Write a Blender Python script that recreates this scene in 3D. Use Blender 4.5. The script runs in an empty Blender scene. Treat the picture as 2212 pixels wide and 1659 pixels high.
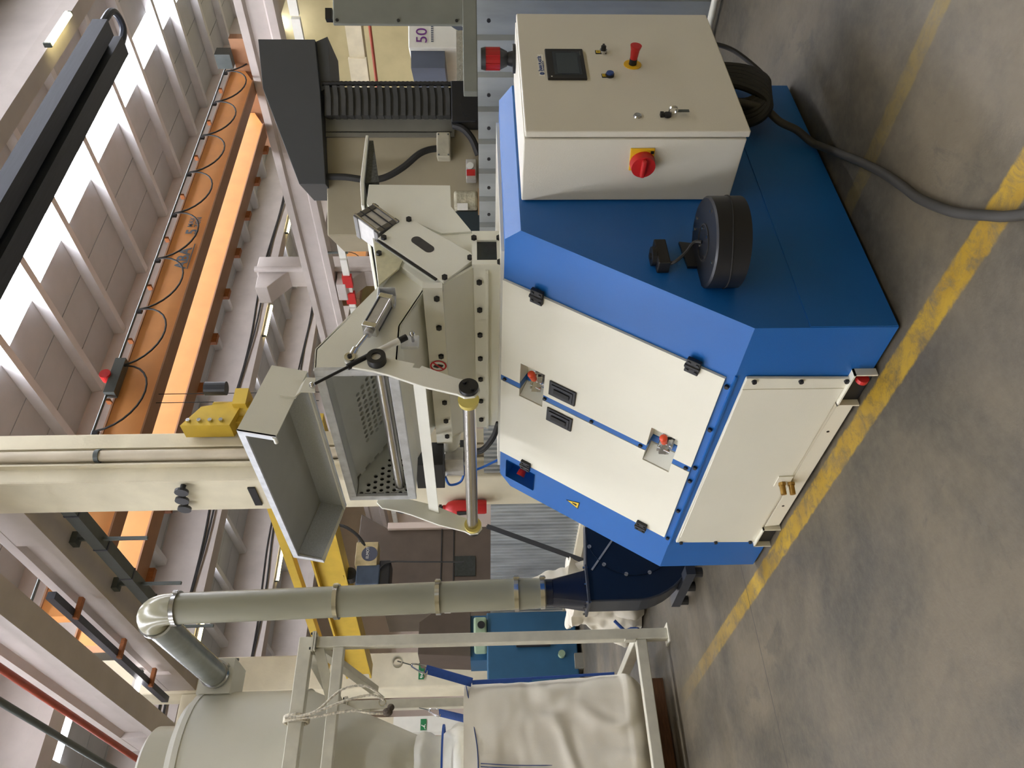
import bpy, bmesh, math, random
from mathutils import Vector, Matrix, noise
random.seed(7)
scene = bpy.context.scene
COL = scene.collection
V = Vector

# ---------------------------------------------------------------- camera (phone held sideways: world up is picture left)
cam = bpy.data.cameras.new('camera')
cam.sensor_fit = 'HORIZONTAL'; cam.sensor_width = 36.0; cam.lens = 27.205
cam.clip_start = 0.05; cam.clip_end = 200
camo = bpy.data.objects.new('camera', cam); COL.objects.link(camo)
R_ = V((0.785573, -0.618637, -0.012793)); U_ = V((0.034414, 0.023039, 0.999142)); F_ = V((0.617812, 0.785339, -0.039389))
m3 = Matrix((-U_, R_, -F_)).transposed()
camo.matrix_world = Matrix.Translation((-1.693, -1.872, 1.40)) @ m3.to_4x4()
scene.camera = camo

# ---------------------------------------------------------------- world, exposure
SKY_STRENGTH = 0.25
PANEL_STRENGTH = 34.0
TUBE_STRENGTH = 22.0
w = bpy.data.worlds.new('world'); scene.world = w; w.use_nodes = True
bg = w.node_tree.nodes['Background']
bg.inputs[0].default_value = (0.95, 0.95, 0.95, 1); bg.inputs[1].default_value = SKY_STRENGTH
vs = scene.view_settings
vs.view_transform = 'Standard'; vs.look = 'None'; vs.gamma = 1.0; vs.use_curve_mapping = False
vs.exposure = 0.0

# ---------------------------------------------------------------- materials
def srgb(c):
    out = []
    for x in c:
        x /= 255.0
        out.append(x / 12.92 if x <= 0.04045 else ((x + 0.055) / 1.055) ** 2.4)
    return out
MATS = {}
def M(name, rgb, rough=0.5, metal=0.0, var=0.10, scale=6.0, bump=0.0, bscale=120.0, emit=0.0, stretch=None, alpha=1.0, trans=0.0, coat=0.0, stain=None):
    m = bpy.data.materials.new(name); m.use_nodes = True
    nt = m.node_tree; b = nt.nodes['Principled BSDF']; c = srgb(rgb)
    tc = nt.nodes.new('ShaderNodeTexCoord')
    src = tc.outputs['Object']
    if stretch:
        mp = nt.nodes.new('ShaderNodeMapping'); mp.inputs['Scale'].default_value = stretch
        nt.links.new(src, mp.inputs[0]); src = mp.outputs[0]
    n = nt.nodes.new('ShaderNodeTexNoise'); n.inputs['Scale'].default_value = scale
    n.inputs['Detail'].default_value = 5; nt.links.new(src, n.inputs['Vector'])
    r = nt.nodes.new('ShaderNodeMapRange'); r.inputs[1].default_value = 0.3; r.inputs[2].default_value = 0.7
    nt.links.new(n.outputs['Fac'], r.inputs[0])
    mx = nt.nodes.new('ShaderNodeMix'); mx.data_type = 'RGBA'
    d = srgb(stain) if stain else [x * (1 - var) for x in c]
    mx.inputs[6].default_value = (*d, 1); mx.inputs[7].default_value = (*[min(1, x * (1 + var * 0.5)) for x in c], 1)
    nt.links.new(r.outputs[0], mx.inputs[0]); nt.links.new(mx.outputs[2], b.inputs['Base Color'])
    b.inputs['Roughness'].default_value = rough; b.inputs['Metallic'].default_value = metal
    if coat: b.inputs['Coat Weight'].default_value = coat
    if trans: b.inputs['Transmission Weight'].default_value = trans
    if alpha < 1: b.inputs['Alpha'].default_value = alpha
    if emit:
        b.inputs['Emission Color'].default_value = (*c, 1); b.inputs['Emission Strength'].default_value = emit
    if bump:
        n2 = nt.nodes.new('ShaderNodeTexNoise'); n2.inputs['Scale'].default_value = bscale; n2.inputs['Detail'].default_value = 3
        nt.links.new(src, n2.inputs['Vector'])
        bp = nt.nodes.new('ShaderNodeBump'); bp.inputs['Strength'].default_value = bump; bp.inputs['Distance'].default_value = 0.01
        nt.links.new(n2.outputs['Fac'], bp.inputs['Height']); nt.links.new(bp.outputs[0], b.inputs['Normal'])
    MATS[name] = m
    return m
blue = M('blue_powder_coat', (18, 94, 168), 0.42, var=0.06, scale=3, bump=0.12, bscale=350)
cream = M('cream_powder_coat', (226, 222, 204), 0.42, var=0.03, scale=2.5, bump=0.10, bscale=350)
cabinet_paint = M('cabinet_paint', (214, 209, 194), 0.45, var=0.03, scale=3, bump=0.08, bscale=300)
hopper_paint = M('hopper_paint', (228, 227, 214), 0.42, var=0.05, scale=4, bump=0.06, bscale=200)
bare_edge = M('scuffed_white_metal', (205, 208, 212), 0.42, 0.25, var=0.18, scale=25)
grey_sheet = M('grey_primer_sheet', (168, 170, 165), 0.5, 0.1, var=0.08, scale=5)
mesh_sheet = M('fine_perforated_steel', (196, 202, 210), 0.45, 0.25, var=0.22, scale=320)
steel = M('brushed_steel', (196, 192, 186), 0.26, 1.0, var=0.12, scale=9, stretch=(60, 1, 60))
chrome = M('bright_metal', (200, 200, 200), 0.2, 1.0, var=0.1, scale=20)
alu = M('aluminium', (186, 184, 180), 0.35, 0.3, var=0.12, scale=30)
zinc = M('galvanised_sheet', (168, 172, 170), 0.42, 0.4, var=0.28, scale=5, stretch=(1, 1, 0.25))
zinc_bright = M('bright_corrugated_sheet', (188, 192, 192), 0.38, 0.5, var=0.3, scale=6, stretch=(1, 1, 0.3))
black = M('black_plastic', (22, 22, 24), 0.5, var=0.15, scale=20)
black_metal = M('black_painted_metal', (26, 27, 31), 0.4, var=0.15, scale=8)
rubber = M('black_rubber', (33, 32, 31), 0.65, var=0.2, scale=12)
navy = M('navy_paint', (14, 30, 50), 0.4, var=0.12, scale=5, bump=0.05, bscale=300)
navy_rim = M('navy_grey_rim', (62, 66, 74), 0.42, 0.3, var=0.15, scale=8)
red_pl = M('red_plastic', (190, 34, 34), 0.4, var=0.08)
red_glass = M('red_lens', (150, 20, 30), 0.15, var=0.1)
orange_pl = M('orange_grip', (226, 78, 40), 0.45, var=0.06)
yellow_pl = M('yellow_plastic', (226, 178, 32), 0.45, var=0.05)
blue_pl = M('blue_button', (24, 62, 130), 0.35, var=0.05)
white_pl = M('white_plastic', (225, 224, 215), 0.45, var=0.04)
screen = M('touch_screen', (36, 42, 48), 0.12, var=0.05, scale=2)
screen_in = M('touch_screen_inner', (52, 60, 64), 0.15, var=0.05, scale=2)
brass = M('brass', (176, 140, 76), 0.32, 0.9, var=0.15)
nylon = M('yellow_nylon', (214, 196, 104), 0.45, var=0.06)
pvc = M('grey_pvc_duct', (142, 140, 122), 0.26, var=0.10, scale=4, stretch=(1, 1, 0.4))
flex = M('clear_flex_duct', (150, 155, 152), 0.22, 0.2, var=0.18, scale=8)
silo_paint = M('silo_paint', (220, 218, 204), 0.42, var=0.06, scale=2)
frame_paint = M('frame_paint', (204, 200, 182), 0.5, var=0.12, scale=9)
def creased(m, scale, strength, dist, rough_scale=0):
    nt = m.node_tree; b = nt.nodes['Principled BSDF']; L = nt.links.new
    tc = nt.nodes.new('ShaderNodeTexCoord')
    n = nt.nodes.new('ShaderNodeTexNoise'); n.noise_type = 'RIDGED_MULTIFRACTAL'; n.inputs['Scale'].default_value = scale
    n.inputs['Detail'].default_value = 2.5; n.inputs['Distortion'].default_value = 0.9
    L(tc.outputs['Object'], n.inputs['Vector'])
    bp = nt.nodes.new('ShaderNodeBump'); bp.inputs['Strength'].default_value = strength; bp.inputs['Distance'].default_value = dist
    L(n.outputs['Fac'], bp.inputs['Height'])
    old = b.inputs['Normal'].links
    if old: L(old[0].from_socket, bp.inputs['Normal'])
    L(bp.outputs[0], b.inputs['Normal'])
    return m
bagm = creased(M('woven_bag', (242, 235, 217), 0.7, var=0.06, scale=3, bump=0.06, bscale=200), 2.2, 1.0, 0.10)
linerm = creased(M('plastic_liner', (228, 226, 214), 0.3, var=0.06, scale=9, trans=0.1), 5.0, 0.8, 0.05)
strap = M('blue_webbing', (36, 76, 152), 0.7, var=0.12, scale=40)
wood = M('pallet_wood', (120, 82, 54), 0.75, var=0.35, scale=9, stretch=(1, 12, 12))
concrete = M('painted_concrete', (214, 205, 178), 0.75, var=0.12, scale=2.2, bump=0.15, bscale=30)
concrete_p = M('white_concrete', (186, 177, 171), 0.75, var=0.08, scale=2.5, bump=0.1, bscale=30)
deckm = M('roof_deck', (176, 177, 178), 0.6, var=0.06, scale=2)
purlinm = M('white_purlin', (200, 198, 198), 0.55, var=0.06, scale=3)
wallm = M('panel_wall', (184, 170, 126), 0.75, var=0.10, scale=1.2)  # yellow lamp light of the far bay is put into this colour
pinkwall = M('pinkish_wall', (206, 190, 178), 0.75, var=0.08, scale=1.2)
skym = M('skylight_panel', (244, 246, 255), 0.5, var=0.0, emit=PANEL_STRENGTH)
tubem = M('fluorescent_tube', (255, 240, 165), 0.5, var=0.0, emit=TUBE_STRENGTH)
coldtube = M('white_light_panel', (255, 250, 252), 0.5, var=0.0, emit=TUBE_STRENGTH)
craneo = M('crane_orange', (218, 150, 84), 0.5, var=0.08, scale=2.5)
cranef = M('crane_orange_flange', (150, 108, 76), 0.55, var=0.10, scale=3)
rust = M('rusty_clip', (150, 88, 40), 0.7, var=0.3, scale=20)
cranetxt = M('crane_lettering', (92, 100, 112), 0.6, var=0.05)
jiby = M('crane_yellow', (198, 166, 54), 0.5, var=0.12, scale=5)
darksteel = M('dark_blue_steel', (52, 57, 68), 0.45, 0.2, var=0.2, scale=6, stretch=(0.5, 6, 6))
gunmetal = M('dark_hood_paint', (66, 68, 70), 0.55, var=0.06, scale=3)
bellow = M('bellows_cloth', (70, 70, 68), 0.65, var=0.25, scale=9)
beige = M('press_beige', (164, 154, 130), 0.55, var=0.10, scale=3)
beige_d = M('press_grey', (118, 116, 106), 0.5, var=0.12, scale=5)
guard = M('guard_grey', (128, 130, 122), 0.5, 0.1, var=0.10, scale=5)
browns = M('brown_machine', (84, 72, 62), 0.45, var=0.2, scale=3)
bluem = M('blue_machine_paint', (36, 84, 116), 0.5, var=0.12, scale=3)
greenm = M('pale_green_paint', (140, 160, 132), 0.5, var=0.12, scale=6)
diamond = M('diamond_plate', (196, 200, 205), 0.28, 0.9, var=0.15, scale=30, bump=0.6, bscale=45)
redp = M('red_pipe', (150, 62, 40), 0.55, var=0.12, scale=5)
greyp = M('grey_pipe', (84, 90, 88), 0.5, 0.3, var=0.15, scale=5)
exitg = M('exit_green', (30, 120, 70), 0.5, var=0.05)
cardb = M('cardboard', (170, 140, 104), 0.8, var=0.15, scale=8)
wrap = M('stretch_wrap', (190, 184, 160), 0.18, 0.0, var=0.35, scale=14, bump=0.8, bscale=30)
bluepaint_d = M('slate_blue_panel', (88, 96, 112), 0.5, var=0.1, scale=3)
violet = M('violet_print', (110, 50, 130), 0.5, var=0.05)
rope = M('white_rope', (208, 200, 180), 0.8, var=0.55, scale=60)
hazard = M('hazard_yellow', (232, 196, 40), 0.5, var=0.03)
signred = M('sign_red', (200, 36, 44), 0.5, var=0.03)
windowg = M('dark_glass', (44, 50, 52), 0.12, var=0.25, scale=30)
paper = M('paper', (232, 230, 222), 0.7, var=0.05, scale=20)
navyprint = M('label_blue', (40, 70, 130), 0.5, var=0.03)

# ---------------------------------------------------------------- geometry helpers
ORG = {}
class MB:
    def __init__(s): s.bm = bmesh.new()
    def v(s, p): return s.bm.verts.new(p)
    def poly(s, pts):
        try: return s.bm.faces.new([s.v(p) for p in pts])
        except ValueError: return None
    def box(s, a, b):
        (x0, y0, z0), (x1, y1, z1) = a, b
        c = [(x0, y0, z0), (x1, y0, z0), (x1, y1, z0), (x0, y1, z0), (x0, y0, z1), (x1, y0, z1), (x1, y1, z1), (x0, y1, z1)]
        return s.hexa(c)
    def hexa(s, c):
        vs_ = [s.v(p) for p in c]
        for f in ((3, 2, 1, 0), (4, 5, 6, 7), (0, 1, 5, 4), (1, 2, 6, 5), (2, 3, 7, 6), (3, 0, 4, 7)):
            s.bm.faces.new([vs_[i] for i in f])
        return s
    def prism(s, poly, axis, a, b):
        f = {'Y': lambda p, t: (p[0], t, p[1]), 'X': lambda p, t: (t, p[0], p[1]), 'Z': lambda p, t: (p[0], p[1], t)}[axis]
        A = [s.v(f(p, a)) for p in poly]; B = [s.v(f(p, b)) for p in poly]
        s.bm.faces.new(A); s.bm.faces.new(B[::-1])
        n = len(poly)
        for i in range(n):
            s.bm.faces.new([A[i], B[i], B[(i + 1) % n], A[(i + 1) % n]])
        return s
    def bar(s, p0, p1, wd, ht, up=(0, 0, 1)):
        p0, p1 = V(p0), V(p1); d = (p1 - p0).normalized(); u = V(up)
        r = d.cross(u)
        if r.length < 1e-4: r = d.cross(V((1, 0, 0)))
        r.normalize(); u = r.cross(d).normalized()
        c = []
        for p in (p0, p1):
            c += [p - r * wd / 2 - u * ht / 2, p + r * wd / 2 - u * ht / 2, p + r * wd / 2 + u * ht / 2, p - r * wd / 2 + u * ht / 2]
        return s.hexa([c[0], c[1], c[5], c[4], c[3], c[2], c[6], c[7]])
    def cyl(s, p0, p1, r, r2=None, n=18, caps=True):
        p0, p1 = V(p0), V(p1); d = (p1 - p0).normalized(); r2 = r if r2 is None else r2
        a = d.orthogonal().normalized(); b = d.cross(a)
        A = []; B = []
        for i in range(n):
            t = 2 * math.pi * i / n; o = a * math.cos(t) + b * math.sin(t)
            A.append(s.v(p0 + o * r)); B.append(s.v(p1 + o * r2))
        for i in range(n):
            s.bm.faces.new([A[i], A[(i + 1) % n], B[(i + 1) % n], B[i]])
        if caps:
            s.bm.faces.new(A[::-1]); s.bm.faces.new(B)
        return s
    def ring(s, p0, p1, r_in, r_out, n=24):
        p0, p1 = V(p0), V(p1); d = (p1 - p0).normalized(); a = d.orthogonal().normalized(); b = d.cross(a)
        L = []
        for p, r in ((p0, r_in), (p0, r_out), (p1, r_out), (p1, r_in)):
            L.append([s.v(p + (a * math.cos(2 * math.pi * i / n) + b * math.sin(2 * math.pi * i / n)) * r) for i in range(n)])
        for k in range(4):
            for i in range(n):
                s.bm.faces.new([L[k][i], L[k][(i + 1) % n], L[(k + 1) % 4][(i + 1) % n], L[(k + 1) % 4][i]])
        return s
    def tube(s, pts, r, n=8, sub=0, closed=False):
        pts = [V(p) for p in pts]
        if sub: pts = smooth_path(pts, sub)
        rings = []; ref = None
        for i, p in enumerate(pts):
            d = (pts[min(i + 1, len(pts) - 1)] - pts[max(i - 1, 0)]).normalized()
            if ref is None: ref = d.orthogonal().normalized()
            a = (ref - d * ref.dot(d))
            a = a.normalized() if a.length > 1e-5 else d.orthogonal().normalized()
            ref = a; b = d.cross(a)
            rings.append([s.v(p + (a * math.cos(2 * math.pi * k / n) + b * math.sin(2 * math.pi * k / n)) * r) for k in range(n)])
        for i in range(len(rings) - 1):
            for k in range(n):
                s.bm.faces.new([rings[i][k], rings[i][(k + 1) % n], rings[i + 1][(k + 1) % n], rings[i + 1][k]])
        s.bm.faces.new(rings[0][::-1]); s.bm.faces.new(rings[-1])
        return s
    def lathe(s, prof, c, n=40):
        rings = [[s.v((c[0] + r * math.cos(2 * math.pi * k / n), c[1] + r * math.sin(2 * math.pi * k / n), z)) for k in range(n)] for r, z in prof]
        for i in range(len(rings) - 1):
            for k in range(n):
                s.bm.faces.new([rings[i][k], rings[i][(k + 1) % n], rings[i + 1][(k + 1) % n], rings[i + 1][k]])
        return s
    def sphere(s, c, r, sc=(1, 1, 1), n=12):
        mt = Matrix.Translation(c) @ Matrix.Diagonal((r * sc[0], r * sc[1], r * sc[2], 1))
        bmesh.ops.create_uvsphere(s.bm, u_segments=n, v_segments=n // 2 + 1, radius=1, matrix=mt)
        return s
    def build(s, name, mat, parent=None, smooth=False, bevel=0.0, label=None, cat=None, group=None, kind=None, origin=None):
        bm = s.bm
        bmesh.ops.recalc_face_normals(bm, faces=bm.faces)
        if parent is not None: o0 = ORG[parent]
        else:
            if origin is None:
                xs = [v.co for v in bm.verts]
                lo = V([min(p[i] for p in xs) for i in range(3)]); hi = V([max(p[i] for p in xs) for i in range(3)])
                origin = V(((lo.x + hi.x) / 2, (lo.y + hi.y) / 2, lo.z))
            o0 = V(origin)
        for v in bm.verts: v.co -= o0
        me = bpy.data.meshes.new(name); bm.to_mesh(me); bm.free()
        me.materials.append(mat)
        if smooth:
            for p in me.polygons: p.use_smooth = True
            try: me.set_sharp_from_angle(angle=math.radians(38))
            except Exception: pass
        ob = bpy.data.objects.new(name, me); COL.objects.link(ob)
        if parent is not None: ob.parent = parent
        else: ob.location = o0
        ORG[ob] = o0
        if bevel:
            md = ob.modifiers.new('bevel', 'BEVEL'); md.width = bevel; md.segments = 2; md.limit_method = 'ANGLE'; md.angle_limit = math.radians(40)
        tag(ob, label, cat, group, kind)
        return ob
def smooth_path(pts, sub):
    out = []
    for i in range(len(pts) - 1):
        p0 = pts[max(i - 1, 0)]; p1 = pts[i]; p2 = pts[i + 1]; p3 = pts[min(i + 2, len(pts) - 1)]
        for k in range(sub):
            t = k / sub
            out.append(0.5 * ((2 * p1) + (p2 - p0) * t + (2 * p0 - 5 * p1 + 4 * p2 - p3) * t * t + (3 * p1 - p0 - 3 * p2 + p3) * t ** 3))
    out.append(pts[-1]); return out
def tag(o, label=None, cat=None, group=None, kind=None):
    if label: o['label'] = label
    if cat: o['category'] = cat
    if group: o['group'] = group
    if kind: o['kind'] = kind
    return o
def thing(name, label, cat, loc, group=None, rotz=0.0):
    o = bpy.data.objects.new(name, None); COL.objects.link(o); o.empty_display_size = 0.1
    o.location = loc; o.rotation_euler = (0, 0, rotz)
    ORG[o] = V((0, 0, 0)) if rotz else V(loc)      # rotated things take local coordinates
    return tag(o, label, cat, group)
def B(a, b): return MB().box(a, b)
_shared = {}
def put(key, make, mat, name, parent, pos, normal=(0, 0, 1), spin=0.0):
    """a shared small part (bolt, clip) placed on its parent with its z axis along normal"""
    if key not in _shared:
        mb = MB(); make(mb); bm = mb.bm; bmesh.ops.recalc_face_normals(bm, faces=bm.faces)
        me = bpy.data.meshes.new(name); bm.to_mesh(me); bm.free(); me.materials.append(mat); _shared[key] = me
    ob = bpy.data.objects.new(name, _shared[key]); COL.objects.link(ob)
    ob.parent = parent
    ob.location = V(pos) - ORG[parent]
    ob.rotation_mode = 'QUATERNION'
    q = V(normal).to_track_quat('Z', 'Y')
    if spin: q = q @ Matrix.Rotation(spin, 3, 'Z').to_quaternion()
    ob.rotation_quaternion = q
    ORG[ob] = ORG[parent]
    return ob
def bolt(parent, pos, normal, big=False):
    if big: return put('boltL', lambda m: (m.cyl((0, 0, 0), (0, 0, 0.012), 0.013, n=6)), black, 'bolt', parent, pos, normal, 0.3)
    return put('boltS', lambda m: (m.cyl((0, 0, 0), (0, 0, 0.010), 0.0095, 0.0085, n=8)), black, 'bolt', parent, pos, normal)
def text(body, size, pos, rot, mat, name, parent, ext=0.001, align='LEFT', shear=0.0, bold=0.0):
    cu = bpy.data.curves.new(name, 'FONT'); cu.body = body; cu.size = size; cu.extrude = ext; cu.align_x = align; cu.shear = shear; cu.offset = bold
    tmp = bpy.data.objects.new('tmp', cu); COL.objects.link(tmp)
    dg = bpy.context.evaluated_depsgraph_get()
    me = bpy.data.meshes.new_from_object(tmp.evaluated_get(dg)); me.name = name
    bpy.data.objects.remove(tmp); bpy.data.curves.remove(cu)
    me.materials.clear(); me.materials.append(mat)
    ob = bpy.data.objects.new(name, me); COL.objects.link(ob); ob.parent = parent
    ob.location = V(pos) - ORG[parent]; ob.rotation_euler = rot; ORG[ob] = ORG[parent]
    return ob
HP = math.pi / 2
FACE_MY = (HP, 0, 0)          # lettering on a face that looks towards -Y
FACE_MX = (HP, 0, -HP)        # lettering on a face that looks towards -X
# ================================================================ THE HALL
# floor: worn concrete with two painted yellow lines along Y and a saw-cut joint along X
def floor_material():
    m = bpy.data.materials.new('concrete_floor'); m.use_nodes = True; nt = m.node_tree; b = nt.nodes['Principled BSDF']; L = nt.links.new
    def N(t, **k):
        n = nt.nodes.new(t)
        for a, x in k.items(): setattr(n, a, x)
        return n
    geo = N('ShaderNodeNewGeometry'); pos = geo.outputs['Position']
    def noise_(sc, det=6, rough=0.6, dist=0.0, stretch=None):
        n = N('ShaderNodeTexNoise'); n.inputs['Scale'].default_value = sc; n.inputs['Detail'].default_value = det
        n.inputs['Roughness'].default_value = rough; n.inputs['Distortion'].default_value = dist
        if stretch:
            mp = N('ShaderNodeMapping'); mp.inputs['Scale'].default_value = stretch; L(pos, mp.inputs[0]); L(mp.outputs[0], n.inputs['Vector'])
        else: L(pos, n.inputs['Vector'])
        return n.outputs['Fac']
    def rng(x, a, bb, lo=0.0, hi=1.0):
        r = N('ShaderNodeMapRange'); r.inputs[1].default_value = a; r.inputs[2].default_value = bb; r.inputs[3].default_value = lo; r.inputs[4].default_value = hi
        L(x, r.inputs[0]); return r.outputs[0]
    def mix(f, a, c):
        x = N('ShaderNodeMix', data_type='RGBA'); L(f, x.inputs[0])
        for s, val in ((6, a), (7, c)):
            if isinstance(val, tuple): x.inputs[s].default_value = val
            else: L(val, x.inputs[s])
        return x.outputs[2]
    def math_(op, a, c):
        x = N('ShaderNodeMath', operation=op)
        for s, val in ((0, a), (1, c)):
            if isinstance(val, (int, float)): x.inputs[s].default_value = val
            else: L(val, x.inputs[s])
        return x.outputs[0]
    C = lambda *c: (*srgb(c), 1)
    col = mix(rng(noise_(0.9, 7, 0.62, 0.6), 0.40, 0.60), C(62, 57, 47), C(98, 88, 70))
    col = mix(rng(noise_(3.2, 8, 0.7, 0.3), 0.50, 0.72, 0, 0.55), col, C(60, 56, 47))
    col = mix(rng(noise_(26, 4, 0.6), 0.4, 0.75, 0, 0.30), col, C(112, 103, 86))
    col = mix(rng(noise_(1.7, 6, 0.7, 1.2), 0.60, 0.66, 0, 0.45), col, C(52, 50, 43))
    sep = N('ShaderNodeSeparateXYZ'); L(pos, sep.inputs[0]); X, Y = sep.outputs[0], sep.outputs[1]
    edge = math_('MULTIPLY', math_('SUBTRACT', noise_(14, 5, 0.7), 0.5), 0.03)
    wear = rng(noise_(11, 9, 0.8, 0.5), 0.36, 0.54)
    def line(x0, half, yfade):
        dd = math_('ABSOLUTE', math_('SUBTRACT', math_('ADD', X, edge), x0), 0)
        ln = rng(dd, half - 0.006, half + 0.004, 1, 0)
        ln = math_('MULTIPLY', ln, rng(Y, yfade - 1.9, yfade + 0.3, 1, 0))
        return math_('MULTIPLY', ln, rng(wear, 0, 1, 0.12, 0.92))
    yel = mix(rng(noise_(5, 5), 0.3, 0.7), C(140, 108, 14), C(176, 142, 30))
    col = mix(line(-0.085, 0.052, 3.6), col, yel)
    col = mix(line(0.605, 0.042, 0.25), col, mix(rng(noise_(5, 5), 0.3, 0.7), C(116, 94, 26), C(142, 118, 36)))
    dj = math_('ABSOLUTE', math_('SUBTRACT', math_('ADD', Y, math_('MULTIPLY', edge, 0.15)), 2.025), 0)
    col = mix(rng(dj, 0.0025, 0.0045, 1, 0), col, C(40, 38, 34))
    L(col, b.inputs['Base Color'])
    L(rng(noise_(2.5, 5), 0.3, 0.7, 0.42, 0.62), b.inputs['Roughness'])
    bp = N('ShaderNodeBump'); bp.inputs['Strength'].default_value = 0.12; bp.inputs['Distance'].default_value = 0.01
    L(noise_(60, 5), bp.inputs['Height']); L(bp.outputs[0], b.inputs['Normal'])
    return m
B((-16, -9, -0.15), (40, 40, 0)).build('floor', floor_material(), kind='structure')

# far walls
B((34, -9, 0), (34.3, 40, 12)).build('wall_right', wallm, kind='structure')
B((-16, 38, 0), (34, 38.3, 12)).build('wall_far', pinkwall, kind='structure')
B((-16, -9.3, 0), (34, -9, 12)).build('wall_near', wallm, kind='structure')
B((-16.3, -9, 0), (-16, 38, 12)).build('wall_left', wallm, kind='structure')

# roof: deck with translucent strips, rafters across, purlins along the hall
RAFT = [-1.6, 5.49, 12.75, 18.55, 25.05, 31.3]
ZB = 9.1                                   # underside of rafters
STRIPS = [(-5.2, -4.9), (2.2, 3.0),  (8.8, 9.65), (16.0, 16.35), (21.5, 22.1), (28.0, 28.5)]  # first two strips are out of view, added and sized to brighten the machine
ceil = B((-16, -9, 10.78), (34, 40, 10.9)).build('ceiling', deckm, kind='structure')
edges = [-9] + [e for s in STRIPS for e in s] + [40]
for i in range(0, len(edges), 2):
    y0, y1 = edges[i], edges[i + 1]
    n = max(1, round((y1 - y0) / 1.0)); dy = (y1 - y0) / n
    for k in range(n):
        B((-16, y0 + k * dy + 0.012, 10.52), (34, y0 + (k + 1) * dy - 0.012, 10.60)).build('roof_panel', deckm, ceil)
for y0, y1 in STRIPS:
    B((-16, y0, 10.53), (34, y1, 10.59)).build('skylight_panel', skym, ceil)
PURL = [-13.5, -11.5, -9.5, -7.5, -5.6, -3.7, -1.8, 0.2, 2.3, 4.3, 6.3, 8.13, 9.82, 11.65, 13.8, 16.1, 17.9, 20.0, 21.6, 23.6, 25.6, 27.6, 29.6, 31.6]
for x in PURL:
    for i in range(len(RAFT) - 1):
        y0, y1 = RAFT[i] + 0.45, RAFT[i + 1] + 0.02
        MB().prism([(x - .09, 10.29), (x + .09, 10.29), (x + .09, 10.31), (x + .12, 10.52), (x - .12, 10.52), (x - .09, 10.31)], 'Y', y0, y1).build('purlin', purlinm, ceil)
for y in RAFT:
    wd = 0.32 if y < 10 else 0.5
    mb = MB().prism([(y, ZB), (y + wd, ZB), (y + wd + .04, 9.35), (y + wd + .04, 10.52), (y - .04, 10.52), (y - .04, 9.35)], 'X', -16, 34)
    mb.build('rafter', concrete_p, ceil)

# columns
def column(x0, y0, x1, y1, z1, label, mat=concrete, corbels=()):
    t = thing('concrete_column', label, 'column', ((x0 + x1) / 2, (y0 + y1) / 2, 0))
    B((x0, y0, 0), (x1, y1, z1)).build('shaft', mat, t, bevel=0.025)
    for poly, a, b in corbels:
        MB().prism(poly, 'Y', a, b).build('corbel', mat, t, bevel=0.02)
    return t
colA = column(2.8, 5.48, 3.45, 6.13, ZB, 'thick cream concrete column with drainpipe and red extinguisher')
B((2.98, 5.405, 0), (3.0, 5.48, ZB)).build('pipe_channel', concrete, colA)
B((3.2, 5.405, 0), (3.22, 5.48, ZB)).build('pipe_channel', concrete, colA)
dp = MB().cyl((3.1, 5.41, 0), (3.1, 5.41, ZB), 0.062, n=20).build('drainpipe', M('drainpipe', (196, 184, 160), 0.55, var=0.12, scale=3), colA, smooth=True)
for z in (5.6, 3.2): MB().ring((3.1, 5.41, z), (3.1, 5.41, z + .05), .05, .074).build('pipe_clip', greyp, dp)
for y, z in ((5.56, 4.68), (5.74, 4.73), (5.93, 4.76)):
    MB().cyl((2.80, y, z), (2.73, y, z), .03, n=14).cyl((2.73, y, z), (2.70, y, z), .075, n=18).build('cast_plug', black_metal, colA)
B((2.78, 5.62, 3.92), (2.80, 6.0, 4.0)).build('cable_slot', black_metal, colA)

colB = column(2.8, 12.85, 3.45, 13.5, ZB, 'farther cream concrete column behind the hanging bag',
              corbels=[([(2.8, 6.95), (1.75, 6.95), (1.75, 6.55), (2.8, 5.7)], 12.87, 13.48)])
colF = column(18.1, 16.8, 18.8, 17.6, ZB, 'white concrete column across the hall carrying runway corbels', concrete_p,
              corbels=[([(18.1, 6.3), (17.4, 6.3), (17.4, 6.0), (18.1, 5.4)], 16.82, 17.58), ([(18.1, 9.0), (17.3, 9.0), (17.3, 8.6), (18.1, 8.0)], 16.82, 17.58)])
MB().cyl((18.05, 16.7, 0), (18.05, 16.7, ZB), 0.1, n=14).build('drainpipe', concrete_p, colF, smooth=True)

# concrete beams between the columns
def ibeam(name, label, x0, x1, z0, z1, y0, y1, mat, fl=0.14, lip=0.06):
    t = thing(name, label, 'beam', ((x0 + x1) / 2, (y0 + y1) / 2, z0))
    xm0, xm1 = x0 + lip, x1 - lip
    MB().prism([(x0, z0), (x1, z0), (x1, z0 + fl), (xm1, z0 + fl + .06), (xm1, z1 - fl - .06), (x1, z1 - fl), (x1, z1), (x0, z1), (x0, z1 - fl), (xm0, z1 - fl - .06), (xm0, z0 + fl + .06), (x0, z0 + fl)], 'Y', y0, y1).build('web', mat, t)
    for a, b in ((y0, y0 + .9), (y1 - .9, y1)):
        B((x0 + .004, a, z0 + .004), (x1 - .004, b, z1 - .004)).build('end_block', mat, t)
    return t
ibeam('tie_beam', 'concrete beam between the near columns above the hanging cable rail', 2.85, 3.38, 6.70, 7.32, 6.13, 12.85, concrete_p)
ibeam('runway_beam', 'nearest large concrete runway beam resting on the corbel', 1.95, 2.33, 7.0, 7.80, -6.0, 13.3, concrete_p, fl=0.16, lip=0.09)
ibeam('runway_beam', 'long white concrete runway beam across the far side of the hall', 17.55, 18.1, 6.38, 7.34, -6.0, 37, concrete_p, fl=0.2, lip=0.1)

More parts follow.
